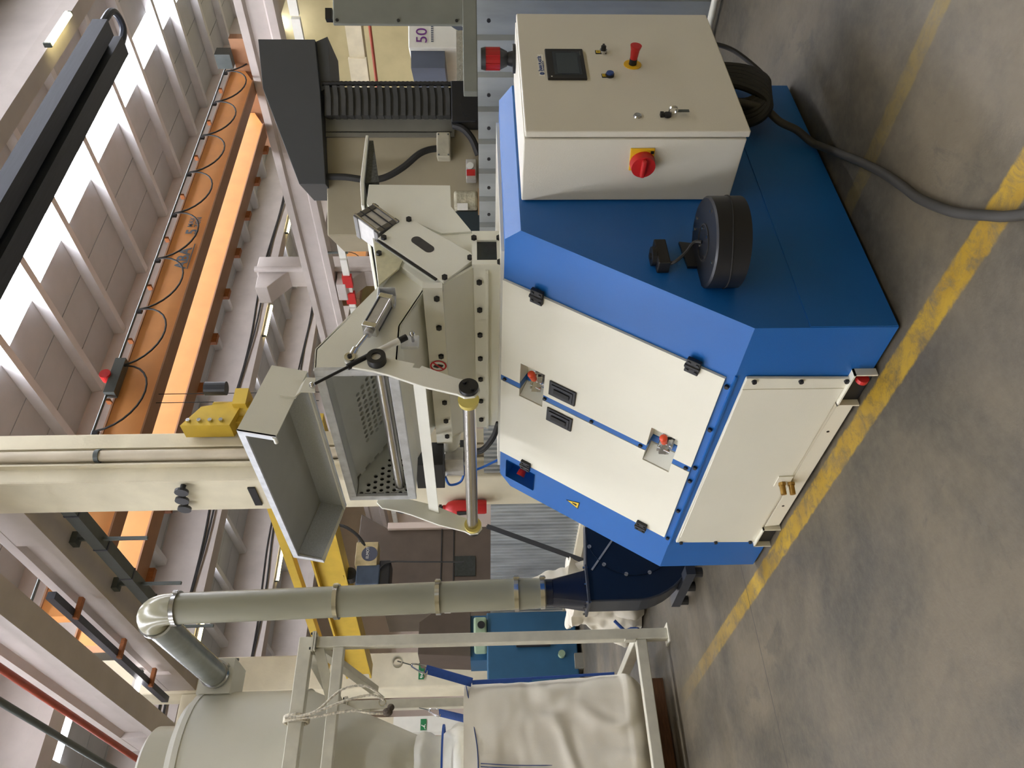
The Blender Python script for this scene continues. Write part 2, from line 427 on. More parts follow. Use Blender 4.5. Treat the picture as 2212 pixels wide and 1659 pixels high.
# conductor rail hung under the tie beam
t = thing('conductor_rail', 'dark cable rail with brackets hung left of the near column', 'cable rail', (3.1, 9, 6.3))
MB().prism([(3.02, 6.31), (3.18, 6.31), (3.18, 6.47), (3.16, 6.47), (3.16, 6.33), (3.04, 6.33), (3.04, 6.47), (3.02, 6.47)], 'Y', 6.2, 12.8).build('rail', greyp, t)
for k in range(7): B((3.015, 6.6 + k * .9, 6.30), (3.185, 6.63 + k * .9, 6.48)).build('joint', darksteel, t)
for y in (7.35, 8.75, 10.4, 12.0):
    mb = MB(); mb.box((3.08, y - .02, 5.75), (3.12, y + .02, 6.70)); mb.box((3.02, y - .07, 6.62), (3.18, y + .07, 6.70))
    mb.build('bracket', greyp, t)
t = thing('conductor_rail', 'dark rail segment between the two big concrete beams', 'cable rail', (2.6, 10, 7.1))
B((2.58, 8.0, 7.05), (2.68, 12.6, 7.16)).build('rail', darksteel, t)
for y in (8.6, 10.2, 11.6): B((2.56, y, 7.0), (2.86, y + .08, 7.06)).build('bracket', rust, t)

MB().cyl((1.7, -4, 7.43), (1.7, 24, 7.43), 0.05, n=12).build('red_pipe', redp, label='red fire water pipe running along under the roof', cat='pipe', smooth=True)
MB().cyl((1.2, -4, 7.10), (1.2, 24, 7.10), 0.045, n=12).build('grey_pipe', greyp, label='dark grey pipe running parallel to the red pipe', cat='pipe', smooth=True)
t = thing('cable_tray', 'row of white conductor segments hung under the far runway beam', 'cable rail', (17.6, 14, 5.8))
for k in range(26):
    B((17.5, 4.3 + k * 1.15, 5.80), (17.64, 5.37 + k * 1.15, 6.02)).build('segment', white_pl, t)
for k in range(9):
    mb = MB(); mb.box((17.55, 5.6 + k * 3.3, 5.72), (17.60, 5.66 + k * 3.3, 6.38)); mb.build('hanger', greyp, t)
B((17.42, 16.5, 5.74), (17.6, 17.0, 6.06)).build('warning_light', red_pl, t)
B((17.42, 17.3, 5.74), (17.6, 17.8, 6.06)).build('warning_light', red_pl, t)

# ---------------------------------------------------------------- overhead crane (orange, two girders along X)
cr = thing('overhead_crane', 'orange double girder overhead crane with festoon cable', 'crane', (10, 10.3, 7.2))
XA, XB = 2.95, 18.2
def girder(y0, y1, z0, z1, xa, xb):
    g = MB().prism([(xa, z1), (xa, z0), (xb - .6, z0), (xb, z0 + .33), (xb, z1)], 'Y', y0, y1).build('girder', craneo, cr)
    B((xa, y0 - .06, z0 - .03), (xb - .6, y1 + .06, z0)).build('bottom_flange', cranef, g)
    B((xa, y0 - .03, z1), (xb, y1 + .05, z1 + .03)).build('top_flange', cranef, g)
    return g
g1 = girder(9.50, 9.74, 7.38, 8.04, XA, XB)
g2 = girder(10.74, 11.06, 7.38, 8.04, XA, XB - .1)
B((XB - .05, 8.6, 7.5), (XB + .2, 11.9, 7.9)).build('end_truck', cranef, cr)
B((XB - .3, 8.9, 7.9), (XB + .05, 9.3, 8.3)).build('buffer', greyp, cr)
for k in range(10): B((4.2 + k * 1.4, 11.1, 7.24), (4.46 + k * 1.4, 11.2, 7.40)).build('rail_clip', rust, cr)
fr = MB().cyl((XA, 9.36, 8.15), (XB + .6, 9.36, 8.15), 0.024, n=8).build('festoon_rail', greyp, cr)
for k in range(11):
    x = 19.23 - k * 1.45
    B((x - .73, 9.36, 8.06), (x - .70, 9.5, 8.15)).build('rail_support', rust, fr)
    B((x - .04, 9.33, 8.05), (x + .04, 9.39, 8.15)).build('trolley', black_metal, fr)
    if k < 9:
        pts = [V((x - .725 + .725 * math.cos(a), 9.30, 8.07 - .62 * math.sin(a))) for a in [math.pi * i / 14 for i in range(15)]]
        pts = [V((p.x + .14 * math.sin(math.pi * (i / 14)), p.y, p.z)) for i, p in enumerate(pts)]
        MB().tube(pts, 0.019, 6).build('festoon_cable', rubber, fr, smooth=True)
B((7.0, 9.26, 7.98), (7.8, 9.44, 8.17)).build('cable_reel', greyp, cr)
MB().cyl((7.4, 9.22, 8.24), (7.4, 9.38, 8.24), .10).build('red_motor', red_pl, cr)
text('ABA', 0.34, (10.42, 9.49, 7.56), FACE_MY, cranetxt, 'lettering', g1, bold=0.008)
B((10.42, 9.492, 7.51), (11.2, 9.497, 7.53)).build('underline', cranetxt, g1)
text('5', 0.34, (11.50, 9.49, 7.56), FACE_MY, cranetxt, 'lettering', g1, bold=0.008)
text('MAX', 0.15, (11.74, 9.49, 7.70), FACE_MY, cranetxt, 'lettering', g1, bold=0.003)
text('TON', 0.15, (11.74, 9.49, 7.555), FACE_MY, cranetxt, 'lettering', g1, bold=0.003)
MB().tube([(7.2, 9.6, 7.4), (7.2, 9.6, 4.4)], .008, 6).build('hoist_rope', rubber, cr)
MB().tube([(7.0, 9.6, 7.4), (7.0, 9.6, 4.4)], .008, 6).build('hoist_rope', rubber, cr)

# second, dark girder across the top
t = thing('dark_girder', 'dark blue steel twin girder with hooked end under the skylights', 'girder', (3, 3.7, 6.3))
B((-4, 3.45, 6.42), (8.9, 3.68, 6.62)).build('girder', darksteel, t)
B((-4, 3.74, 6.36), (9.0, 4.0, 6.54)).build('girder', darksteel, t)
B((-4, 3.66, 6.50), (8.8, 3.76, 6.60)).build('web_plate', darksteel, t)
MB().tube([(8.8, 3.5, 6.5), (9.25, 3.52, 6.5), (9.42, 3.68, 6.5), (9.36, 3.86, 6.48), (9.0, 3.92, 6.46)], .05, 8, sub=5).build('end_hook', darksteel, t, smooth=True)

# far orange crane in the next bay
t = thing('overhead_crane', 'second orange crane seen far away in the next bay', 'crane', (24, 17, 5.0))
B((19.2, 18.2, 5.7), (26.2, 18.6, 6.42)).build('girder', craneo, t)
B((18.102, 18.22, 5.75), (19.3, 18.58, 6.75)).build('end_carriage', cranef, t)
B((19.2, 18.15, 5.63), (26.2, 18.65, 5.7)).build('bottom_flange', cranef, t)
for k in range(5):
    x = 19.9 + k * 1.2
    MB().tube([V((x - .55 * math.cos(math.pi * i / 10), 18.1, 6.4 - .55 * math.sin(math.pi * i / 10))) for i in range(11)], .016, 5).build('festoon_cable', rubber, t)
B((19.2, 18.1, 6.7), (26.2, 18.5, 7.4)).build('walkway', browns, t)

# fluorescent lamps on the rafters
def lamp(x, y, z, ln, label, mat=tubem, grp=None):
    t = thing('strip_lamp', label, 'lamp', (x, y, z), grp)
    B((x - ln / 2, y - .05, z + .06), (x + ln / 2, y + .05, z + .11)).build('housing', white_pl, t)
    MB().cyl((x - ln / 2 + .04, y, z + .03), (x + ln / 2 - .04, y, z + .03), 0.045, n=10).build('tube', mat, t)
    for s in (-1, 1):
        B((x + s * ln / 2 - .02, y - .04, z + .0), (x + s * ln / 2 + .02, y + .04, z + .13)).build('end_cap', greyp, t)
def lamp_bottom(k, yr, ln, label, mat=tubem): lamp(k * (yr + 1.87) - 1.69, yr, ZB - .13, ln, label, mat)
lamp_bottom(1.94, 5.40, 1.15, 'bright yellow strip lamp at the upper edge beside the dark girder')
lamp_bottom(1.195, 18.7, 1.3, 'glowing strip lamp behind the orange crane end')
lamp_bottom(0.935, 18.7, 1.5, 'glowing strip lamp on the rafter above the raised lid')
lamp_bottom(0.373, 18.7, 1.3, 'glowing strip lamp left of the grey duct')
lamp_bottom(1.12, 25.2, 1.5, 'small strip lamp beyond the far runway beam')
lamp_bottom(0.48, 25.2, 1.6, 'thin strip lamp on the rafter right of the grey duct')
lamp(2.6, 11.6, 7.2, 0.4, 'white square lamp between the two big concrete beams', coldtube)
lamp_bottom(1.25, 25.2, 1.4, 'distant strip lamp just left of the dark hood')

for yy, zz, lab in ((18.44, 9.36, 'black cables clipped along the rafter beside the crane'), (24.94, 9.36, 'black cables clipped along the farther rafter')):
    t = thing('roof_cable', lab, 'cable', (10, yy, zz))
    for k in range(2):
        pts = [(-4 + i * 1.6, yy + .03 * k, zz + .10 * k + .07 * math.sin(i * 1.3 + k)) for i in range(20)]
        MB().tube(pts, .028, 6, sub=3).build('cable', rubber, t, smooth=True)

# ---------------------------------------------------------------- corrugated sheet fences
def trap(mb, x, y0, y1, z0, z1, pitch, depth, top):
    pts = []; y = y0
    while y < y1 - 1e-6:
        e = min(y + pitch, y1)
        for f, d in ((0, 0), (1 - top - .12, 0), (1 - top - .04, depth), (.96, depth), (1, 0)):
            yy = y + f * pitch
            if yy <= e + 1e-6: pts.append((x - d, yy))
        y = e
    lo = [mb.v((p[0], p[1], z0)) for p in pts]; hi = [mb.v((p[0], p[1], z1)) for p in pts]
    lo2 = [mb.v((p[0] + .004, p[1], z0)) for p in pts]; hi2 = [mb.v((p[0] + .004, p[1], z1)) for p in pts]
    for i in range(len(pts) - 1):
        mb.bm.faces.new([lo[i], lo[i + 1], hi[i + 1], hi[i]]); mb.bm.faces.new([hi2[i], hi2[i + 1], lo2[i + 1], lo2[i]])
        mb.bm.faces.new([hi[i], hi[i + 1], hi2[i + 1], hi2[i]])
    return mb
fz = thing('sheet_metal_fence', 'galvanised ribbed sheet fence behind the blue machine', 'fence', (2.85, 2, 0))
for k in range(5):
    trap(MB(), 2.84 - .004 * (k % 2), -1.8 + k * .96, -1.8 + (k + 1) * .96 + .02, 0.02, 1.40, 0.24, 0.032, .35).build('sheet', zinc, fz)
for k in range(4):
    trap(MB(), 2.84, 3.02 + k * .61, 3.02 + (k + 1) * .61, 0.02, 1.385, 0.085, 0.022, .35).build('sheet', zinc_bright, fz)
for k in range(22):
    for z in (1.33, .75): put('rivet', lambda m: m.cyl((0, 0, 0), (0, 0, .008), .012, n=8), black_metal, 'rivet', fz, (2.80, -1.74 + k * .24 + .2, z), (-1, 0, 0))
B((2.85, -1.8, 1.30), (2.90, 5.46, 1.36)).build('rear_rail', greyp, fz)
fl = thing('sheet_metal_fence', 'corrugated sheet fence left of the near column behind the blower', 'fence', (3.3, 9, 0))
for k in range(7):
    trap(MB(), 3.30 - .004 * (k % 2), 6.2 + k * .93, 6.2 + (k + 1) * .93 + .02, 0.10, 1.30, 0.093, 0.026, .35).build('sheet', zinc_bright, fl)
B((3.33, 6.2, 0), (3.38, 12.7, 1.2)).build('rear_rail', greyp, fl)
B((3.2, 6.2, 0), (3.42, 12.7, .1)).build('kerb', concrete, fl)
MB().cyl((2.70, -2, .045), (2.70, .55, .045), .02, n=10).build('floor_conduit', cream, label='cream conduit along the foot of the ribbed fence', cat='pipe', smooth=True)
# ================================================================ BLUE GRANULATOR
LY = 1.81; DX = 1.46; ZR = 0.497
E_ = V((.53, 0, .808)).normalized(); NO = V((-E_.z, 0, E_.x)); SMAX = .9663
def sp(y, s, off=0.0): return V((0, y, ZR)) + E_ * s + NO * off
mc = thing('granulator', 'blue slope-fronted granulator with two cream hatch doors', 'machine', (.73, .9, 0))
P1 = (.726, .958, .744, .866); P2 = (.735, .977, .112, .236); ES = (1.57, 1.725, .757, .928)
def cells(mb, ys, ss, skip, off, depth=0.0):
    """a sheet on the slope made of rectangular cells, with the skipped cells left open; depth > 0 gives it edges"""
    g = {}
    def vert(i, j):
        if (i, j) not in g: g[(i, j)] = mb.v(sp(ys[i], ss[j], off))
        return g[(i, j)]
    faces = []
    for i in range(len(ys) - 1):
        for j in range(len(ss) - 1):
            cy, cs = (ys[i] + ys[i + 1]) / 2, (ss[j] + ss[j + 1]) / 2
            if skip(cy, cs): continue
            faces.append(mb.bm.faces.new([vert(i, j), vert(i + 1, j), vert(i + 1, j + 1), vert(i, j + 1)]))
    if depth:
        cnt = {}
        for f in faces:
            for e in f.edges: cnt[e] = cnt.get(e, 0) + 1
        low = {}
        for e, c in cnt.items():
            if c == 1:
                q = []
                for v_ in e.verts:
                    if v_ not in low: low[v_] = mb.v(v_.co - NO * depth)
                    q.append(low[v_])
                mb.bm.faces.new([e.verts[0], e.verts[1], q[1], q[0]])
    return mb
inr = lambda r, y, s: r[0] < y < r[1] and r[2] < s < r[3]
hb = MB()
ys = sorted({.073, 1.737, P1[0], P1[1], P2[0], P2[1], ES[0], ES[1]}); ss = sorted({0, SMAX, P1[2], P1[3], P2[2], P2[3], ES[2], ES[3]})
cells(hb, ys, ss, lambda y, s: inr(P1, y, s) or inr(P2, y, s) or inr(ES, y, s), 0)
for a, b in ((0, .073), (LY, 1.737)):
    hb.poly([(0, a, ZR), (.492, a, 1.249), (.53, b, 1.305), (0, b, ZR)])
    hb.poly([(.492, a, 1.249), (DX, a, 1.249), (DX, b, 1.305), (.53, b, 1.305)])
    hb.poly([(0, a, .012), (DX, a, .012), (DX, a, 1.249), (.492, a, 1.249), (0, a, ZR)])
hb.poly([(0, 0, .012), (0, 0, ZR), (0, .073, ZR), (0, 1.737, ZR), (0, LY, ZR), (0, LY, .012)])
hb.poly([(.53, .073, 1.305), (DX, .073, 1.305), (DX, 1.737, 1.305), (.53, 1.737, 1.305)])
hb.poly([(DX, 0, .012), (DX, LY, .012), (DX, LY, 1.249), (DX, 1.737, 1.305), (DX, .073, 1.305), (DX, 0, 1.249)])
hb.poly([(0, 0, .012), (DX, 0, .012), (DX, LY, .012), (0, LY, .012)])
bmesh.ops.remove_doubles(hb.bm, verts=hb.bm.verts, dist=.0005)
house = hb.build('housing', blue, mc)
def pocket(r, depth, mat, name, par, taper=0.0):
    mb = MB(); y0, y1, s0, s1 = r
    o = [sp(y0, s0, .006), sp(y1, s0, .006), sp(y1, s1, .006), sp(y0, s1, .006)]
    i_ = [sp(y0 + taper, s0, -depth), sp(y1 - taper, s0, -depth), sp(y1 - taper, s1, -depth), sp(y0 + taper, s1, -depth)]
    for k in range(4): mb.poly([o[k], o[(k + 1) % 4], i_[(k + 1) % 4], i_[k]])
    mb.poly(i_)
    return mb.build(name, mat, par)
# lower side sheets, slightly proud of the upper one
B((.002, -.004, .014), (DX - .002, .001, .310)).build('side_skirt', blue, mc)
B((.002, LY - .001, .014), (DX - .002, LY + .004, .310)).build('side_skirt', blue, mc)
# blue seam lip along the ridge
MB().bar(sp(.25, -.002, .001), sp(1.56, -.002, .001), .012, .008).build('ridge_lip', blue, mc)
# hatch doors with notches for the latch pockets
def door(ya, yb, notch, name_label, hinge_y, hy):
    ysd = sorted({ya, yb, *[q for r in notch for q in r[:2] if ya < q < yb]}); ssd = sorted({.03, SMAX - .001, *[q for r in notch for q in r[2:]]})
    mb = MB(); cells(mb, ysd, ssd, lambda y, s: any(inr(r, y, s) for r in notch), .012, .011)
    d = mb.build('hatch_door', cream, mc)
    for s in (.805, .151):
        h = MB()
        for k in (-1, 1):
            c = sp(hinge_y + k * .018, s, .022); h.hexa([c + E_ * a * .027 + V((0, 1, 0)) * b * .016 + NO * o for o in (-.012, .006) for a, b in ((-1, -1), (1, -1), (1, 1), (-1, 1))])
        h.cyl(sp(hinge_y, s - .03, .026), sp(hinge_y, s + .03, .026), .009, n=10)
        hh = h.build('hinge', black, d, bevel=.003)
        for k in (-1, 1):
            for q in (-1, 1): put('hingescrew', lambda m: m.cyl((0, 0, 0), (0, 0, .004), .006, n=8), black_metal, 'screw', hh, sp(hinge_y + k * .02, s + q * .016, .028), NO)
    a, b = hy
    f = MB()
    f.hexa([sp(y, s, o) for o in (.012, .020) for y, s in ((a, .585), (b, .585), (b, .717), (a, .717))])
    fh = f.build('flush_handle', black, d, bevel=.006)
    g = MB()
    g.hexa([sp(y, s, o) for o in (.020, .024) for y, s in ((a + .014, .600), (b - .014, .600), (b - .014, .702), (a + .014, .702))])
    g.build('handle_rim', black_metal, fh)
    g = MB(); g.hexa([sp(y, s, o) for o in (.024, .030) for y, s in (((a + b) / 2 - .014, .612), ((a + b) / 2 + .014, .612), ((a + b) / 2 + .014, .690), ((a + b) / 2 - .014, .690))])
    g.build('grip', rubber, fh, bevel=.004)
    return d
dR = door(.275, .868, (P1, P2), None, .275, (.740, .836)); dL = door(.907, 1.50, (P1, P2), None, 1.50, (.933, 1.029))
# centre strip between the doors (folds down into the pockets)
for a, b in ((.03, P2[2]), (P2[3], P1[2]), (P1[3], SMAX)):
    st = MB(); st.hexa([sp(y, s, o) for o in (0, .010) for y, s in ((.870, a), (.905, a), (.905, b), (.870, b))]); st.build('centre_strip', blue, mc)
for r in (P1, P2):
    pk = pocket(r, .055, cream, 'latch_pocket', mc, .012)
    st = MB(); s0, s1 = r[2], r[3]
    st.hexa([sp(y, s, o) for o, s in ((-.055, 0), (-.050, 0)) for y, s in ((.862, s0), (.905, s0), (.905, s1), (.862, s1))])
    st.hexa([sp(.862, s1 - .003, .01), sp(.905, s1 - .003, .01), sp(.905, s1 - .001, -.055), sp(.862, s1 - .001, -.055), sp(.862, s1 - .001, .01), sp(.905, s1 - .001, .01), sp(.905, s1, -.055), sp(.862, s1, -.055)])
    st.build('strip_fold', blue, pk)
    wedge = MB(); y1 = r[1] - .012
    wedge.prism  # slanted cream floor on the left half of the pocket
    wedge.poly([sp(.915, s0 + .002, -.052), sp(r[1] - .001, s0 + .002, .006), sp(r[1] - .001, s1 - .002, .006), sp(.915, s1 - .002, -.052)])
    wedge.build('pocket_ramp', hopper_paint, pk)
    c = (s0 + s1) / 2 - .006
    lt = MB(); lt.hexa([sp(y, s, o) for o in (-.05, -.042) for y, s in ((.80, c - .03), (.89, c - .03), (.89, c + .03), (.80, c + .03))])
    lt.bar(sp(.795, c, -.03), sp(.90, c, -.01), .012, .03); lt.cyl(sp(.84, c - .028, -.022), sp(.84, c + .028, -.022), .007, n=8); lt.cyl(sp(.875, c - .028, -.015), sp(.875, c + .028, -.015), .006, n=8)
    lt.bar(sp(.80, c + .018, -.02), sp(.90, c + .018, -.016), .005, .018); lt.bar(sp(.80, c - .018, -.02), sp(.90, c - .018, -.016), .005, .018)
    lo = lt.build('toggle_clamp', chrome, mc)
    MB().cyl(sp(.81, c + .004, -.004), sp(.752, c + .006, .022), .0135, .017, n=14).sphere(sp(.752, c + .006, .022), .017).build('orange_grip', orange_pl, lo, smooth=True)
for y, s in ((.59, .015), (.318, .015), (.868, .015), (.974, .015), (1.235, .015), (1.504, .015), (.888, .05), (.888, .261), (.888, .498), (.888, .734), (.888, .945)):
    bolt(mc, sp(y, s, .010 if .03 < s else .002), NO)
# blue emergency recess
er = pocket(ES, .085, blue, 'switch_recess', mc, .0)
eb = MB(); eb.hexa([sp(y, s, o) for o in (-.085, -.055) for y, s in ((1.58, .80), (1.64, .80), (1.64, .875), (1.58, .875))]); ebo = eb.build('switch_box', white_pl, er, bevel=.004)
MB().cyl(sp(1.61, .838, -.055), sp(1.61, .838, -.05), .026).build('collar', yellow_pl, ebo)
MB().cyl(sp(1.61, .838, -.05), sp(1.625, .838, -.02), .012).cyl(sp(1.625, .838, -.02), sp(1.64, .838, .008), .020, .023).build('emergency_button', red_pl, ebo, smooth=True)
tr = MB(); tp = [(1.647, .564), (1.609, .486), (1.677, .490)]
tr.hexa([sp(*tp[0], .001), sp(*tp[1], .001), sp(*tp[2], .001), sp(*tp[0], .001), sp(*tp[0], .0022), sp(*tp[1], .0022), sp(*tp[2], .0022), sp(*tp[0], .0022)])
bmesh.ops.remove_doubles(tr.bm, verts=tr.bm.verts, dist=1e-5)
trb = tr.build('hazard_sticker', black, mc)
cx = sum(p[0] for p in tp) / 3; cs = sum(p[1] for p in tp) / 3
def tri(f, o): return [sp(cx + (p[0] - cx) * f, cs + (p[1] - cs) * f, o) for p in tp]
q = MB(); q.poly(tri(.80, .0026)); q.build('yellow_field', hazard, trb)
q = MB(); q.poly([sp(cx - .010, cs - .012, .003), sp(cx + .012, cs - .012, .003), sp(cx + .004, cs + .012, .003), sp(cx - .004, cs + .016, .003)]); q.build('pictogram', black, trb)

# lower front: cream panel with flanges
fp = MB().prism([(.249, .462), (1.518, .472), (1.53, .085), (.258, .072)], 'X', -.014, -.001).build('front_panel', cream, mc, bevel=.003)
B((-.017, .31, .09), (-.012, 1.462, .462)).build('panel_field', cream, fp, bevel=.002)
for y, z in ((.264, .431), (.266, .261), (.268, .095), (1.514, .448), (1.518, .278), (1.522, .108)): bolt(fp, (-.014, y, z), (-1, 0, 0))
MB().prism([(.40, .078), (.41, .012), (1.36, .012), (1.375, .078)], 'X', -.013, -.001).build('base_rail', cream, mc, bevel=.002)
for y0, y1 in ((.217, .40), (1.375, 1.548)):
    f = MB(); f.box((-.03, y0, .004), (0, y0 + .006, .088)); f.box((-.03, y1 - .006, .004), (0, y1, .088)); f.box((-.03, y0, .082), (0, y1, .088)); f.build('foot_pocket', cream, mc)
    B((-.004, y0 + .006, .004), (-.001, y1 - .006, .082)).build('pocket_back', black_metal, mc)
MB().cyl((-.02, .245, .045), (-.02, .262, .045), .022).build('foot_cap', red_pl, mc)
B((-.022, .91, .088), (-.018, .99, .150)).build('port_plate', cream, mc)
for z in (.122, .083):
    MB().cyl((-.02, .962, z), (-.032, .965, z), .017, n=6).cyl((-.03, .965, z), (-.07, .975, z), .0125, n=12).build('brass_port', brass, mc, smooth=True)
for y in (.589, 1.176): put('hole', lambda m: m.cyl((0, 0, 0), (0, 0, .001), .006, n=10), black, 'screw_hole', mc, (-.0135, y, .05), (-1, 0, 0))
# hour drum (fan guard) on the side with its small box and lead
fg = thing_loc = None
bk = MB().prism([(.283, .600), (.285, .672), (.414, .682), (.40, .600)], 'Y', -.012, -.001).build('guard_bracket', black_metal, mc)
gd = MB().cyl((.292, -.115, .523), (.292, -.115, .632), .155, n=40)
gd.cyl((.292, -.115, .632), (.292, -.115, .638), .155, .148, n=40)
gdo = gd.build('round_guard', black_metal, mc, smooth=True)
MB().ring((.292, -.115, .638), (.292, -.115, .641), .06, .064, 30).build('ring_mark', rubber, gdo)
MB().tube([V((.292 + .1562 * math.cos(a), -.115 + .1562 * math.sin(a), .577 + .010 * math.sin(a * 2))) for a in [i * 2 * math.pi / 40 for i in range(41)]], .0022, 5).build('weld_seam', rubber, gdo)
for k in range(9):
    a = k * 2.4; r = .05 if k % 2 else .125
    put('stud', lambda m: m.cyl((0, 0, 0), (0, 0, .004), .0055, n=8), chrome, 'stud', gdo, (.292 + r * math.cos(a), -.115 + r * math.sin(a), .638), (0, 0, 1))
sb = B((.262, -.052, .742), (.384, -.001, .785)).build('sensor_box', black, mc, bevel=.004)
MB().cyl((.32, -.028, .785), (.32, -.028, .800), .034, n=18).cyl((.32, -.028, .800), (.32, -.028, .806), .012).build('sensor_cap', black, sb)
MB().tube([(.275, -.035, .744), (.27, -.05, .725), (.29, -.075, .69), (.31, -.10, .665), (.30, -.11, .642)], .006, 7, sub=6).build('sensor_lead', rubber, mc, smooth=True)

# ================================================================ CONTROL CABINET
cb = thing('control_cabinet', 'cream control cabinet with touch screen on the side of the machine', 'cabinet', (1.07, -.15, .445))
B((.658, -.272, .447), (1.488, -.005, 1.240)).build('cabinet_body', cabinet_paint, cb, bevel=.004)
B((.672, -.279, .46), (1.474, -.271, 1.226)).build('door_gasket', black, cb)
cd = B((.658, -.304, .440), (1.495, -.278, 1.237)).build('cabinet_door', cabinet_paint, cb, bevel=.005)
YD = -.304
hm = B((.984, YD - .008, .989), (1.200, YD + .002, 1.137)).build('screen_bezel', black, cd, bevel=.003)
B((1.010, YD - .0088, 1.005), (1.175, YD - .0078, 1.110)).build('screen_glass', screen, hm)
B((1.018, YD - .0094, 1.015), (1.165, YD - .0086, 1.098)).build('screen_image', screen_in, hm)
put('led', lambda m: m.cyl((0, 0, 0), (0, 0, .001), .003, n=8), white_pl, 'status_lamp', hm, (.998, YD - .008, 1.122), (0, -1, 0))
B((1.148, YD - .0086, 1.000), (1.180, YD - .0080, 1.004)).build('maker_mark', greyp, hm)
lb = B((1.013, YD - .001, 1.145), (1.167, YD + .001, 1.167)).build('maker_label', paper, cd)
text('\u0130NAN PLAST\u0130K', .0165, (1.045, YD - .0015, 1.154), FACE_MY, navyprint, 'lettering', lb, .0003, bold=.0006)
text('www.inanplastik.com', .0085, (1.047, YD - .0015, 1.147), FACE_MY, navyprint, 'lettering', lb, .0003)
MB().ring((1.029, YD - .0012, 1.156), (1.029, YD - .002, 1.156), .004, .009, 20).build('logo', navyprint, lb)
B((1.028, YD - .002, 1.147), (1.030, YD - .0012, 1.165)).build('logo', navyprint, lb)
def legend(x, z):
    p = B((x - .013, YD - .003, z - .019), (x + .013, YD, z + .024)).build('legend_plate', black, cd, bevel=.002)
    B((x - .009, YD - .0036, z + .006), (x + .009, YD - .0028, z + .021)).build('legend_insert', hazard, p)
    for k in (0, 1): B((x - .006, YD - .0042, z + .010 + k * .005), (x + .006, YD - .0034, z + .012 + k * .005)).build('print', black, p)
    return p
p = legend(1.186, .915)
MB().cyl((1.186, YD, .908), (1.186, YD - .012, .908), .0145).build('switch_collar', chrome, p, smooth=True)
MB().cyl((1.186, YD - .012, .908), (1.186, YD - .026, .908), .010).bar((1.177, YD - .026, .908), (1.195, YD - .026, .908), .01, .008).build('key_switch', black, p)
p = legend(1.015, .908)
MB().cyl((1.015, YD, .901), (1.015, YD - .010, .901), .0165).build('button_collar', black, p, smooth=True)
MB().cyl((1.015, YD - .010, .901), (1.015, YD - .016, .901), .0145, .0135).build('reset_button', blue_pl, p, smooth=True)
MB().cyl((1.095, YD, .804), (1.095, YD - .003, .804), .034, n=28).build('stop_plate', yellow_pl, cd)
st = MB().cyl((1.095, YD - .003, .804), (1.095, YD - .025, .803), .015).build('stop_stem', black, cd)
MB().cyl((1.095, YD - .025, .803), (1.095, YD - .060, .802), .014, .017).cyl((1.095, YD - .060, .802), (1.095, YD - .078, .801), .017, .022, n=20).build('stop_button', red_pl, cd, smooth=True)
MB().cyl((.750, YD, .831), (.750, YD - .006, .831), .0165, .013).cyl((.750, YD - .006, .831), (.750, YD - .0065, .831), .008).build('door_lock', chrome, cd, smooth=True)
lk = MB().cyl((.750, YD, .724), (.750, YD - .010, .724), .014).build('door_lock', black_metal, cd)
B((.741, YD - .014, .738), (.759, YD, .750)).build('lock_cover', black, lk)
MB().ring((.752, YD - .02, .705), (.760, YD - .022, .705), .014, .017, 18).build('key_ring', chrome, lk)
B((.756, YD - .016, .646), (.768, YD - .012, .694)).build('key', greyp, lk)
# mains switch on the -X side
ps = MB().prism([(-.236, .858), (-.236, .770), (-.146, .764), (-.142, .852)], 'X', .653, .658).build('mains_plate', yellow_pl, cb, bevel=.002)
ms = MB().cyl((.653, -.178, .808), (.622, -.178, .808), .046, .043, n=32).build('mains_switch', red_pl, cb, smooth=True)
B((.606, -.214, .800), (.624, -.142, .818)).build('switch_grip', red_pl, ms, bevel=.006)
B((.6522, -.226, .772), (.653, -.214, .784)).build('print', black, ps)
B((.6522, -.182, .850), (.653, -.170, .854)).build('print', black, ps)
# beacon
bc = MB().cyl((1.396, -.16, 1.24), (1.396, -.16, 1.252), .058, n=24).build('beacon_base', black, cb)
MB().cyl((1.396, -.16, 1.252), (1.396, -.16, 1.275), .032, .026).cyl((1.396, -.16, 1.275), (1.396, -.16, 1.305), .03, .044).build('beacon_neck', black, bc, smooth=True)
MB().cyl((1.396, -.16, 1.305), (1.396, -.16, 1.365), .044, n=16).build('beacon_lens', red_glass, bc)
for k in range(8): MB().cyl((1.396 + .044 * math.cos(k * .785), -.16 + .044 * math.sin(k * .785), 1.305), (1.396 + .044 * math.cos(k * .785), -.16 + .044 * math.sin(k * .785), 1.365), .004, n=6).build('lens_rib', red_glass, bc)
MB().cyl((1.396, -.16, 1.365), (1.396, -.16, 1.385), .047, .042, n=20).build('beacon_cap', black, bc, smooth=True)
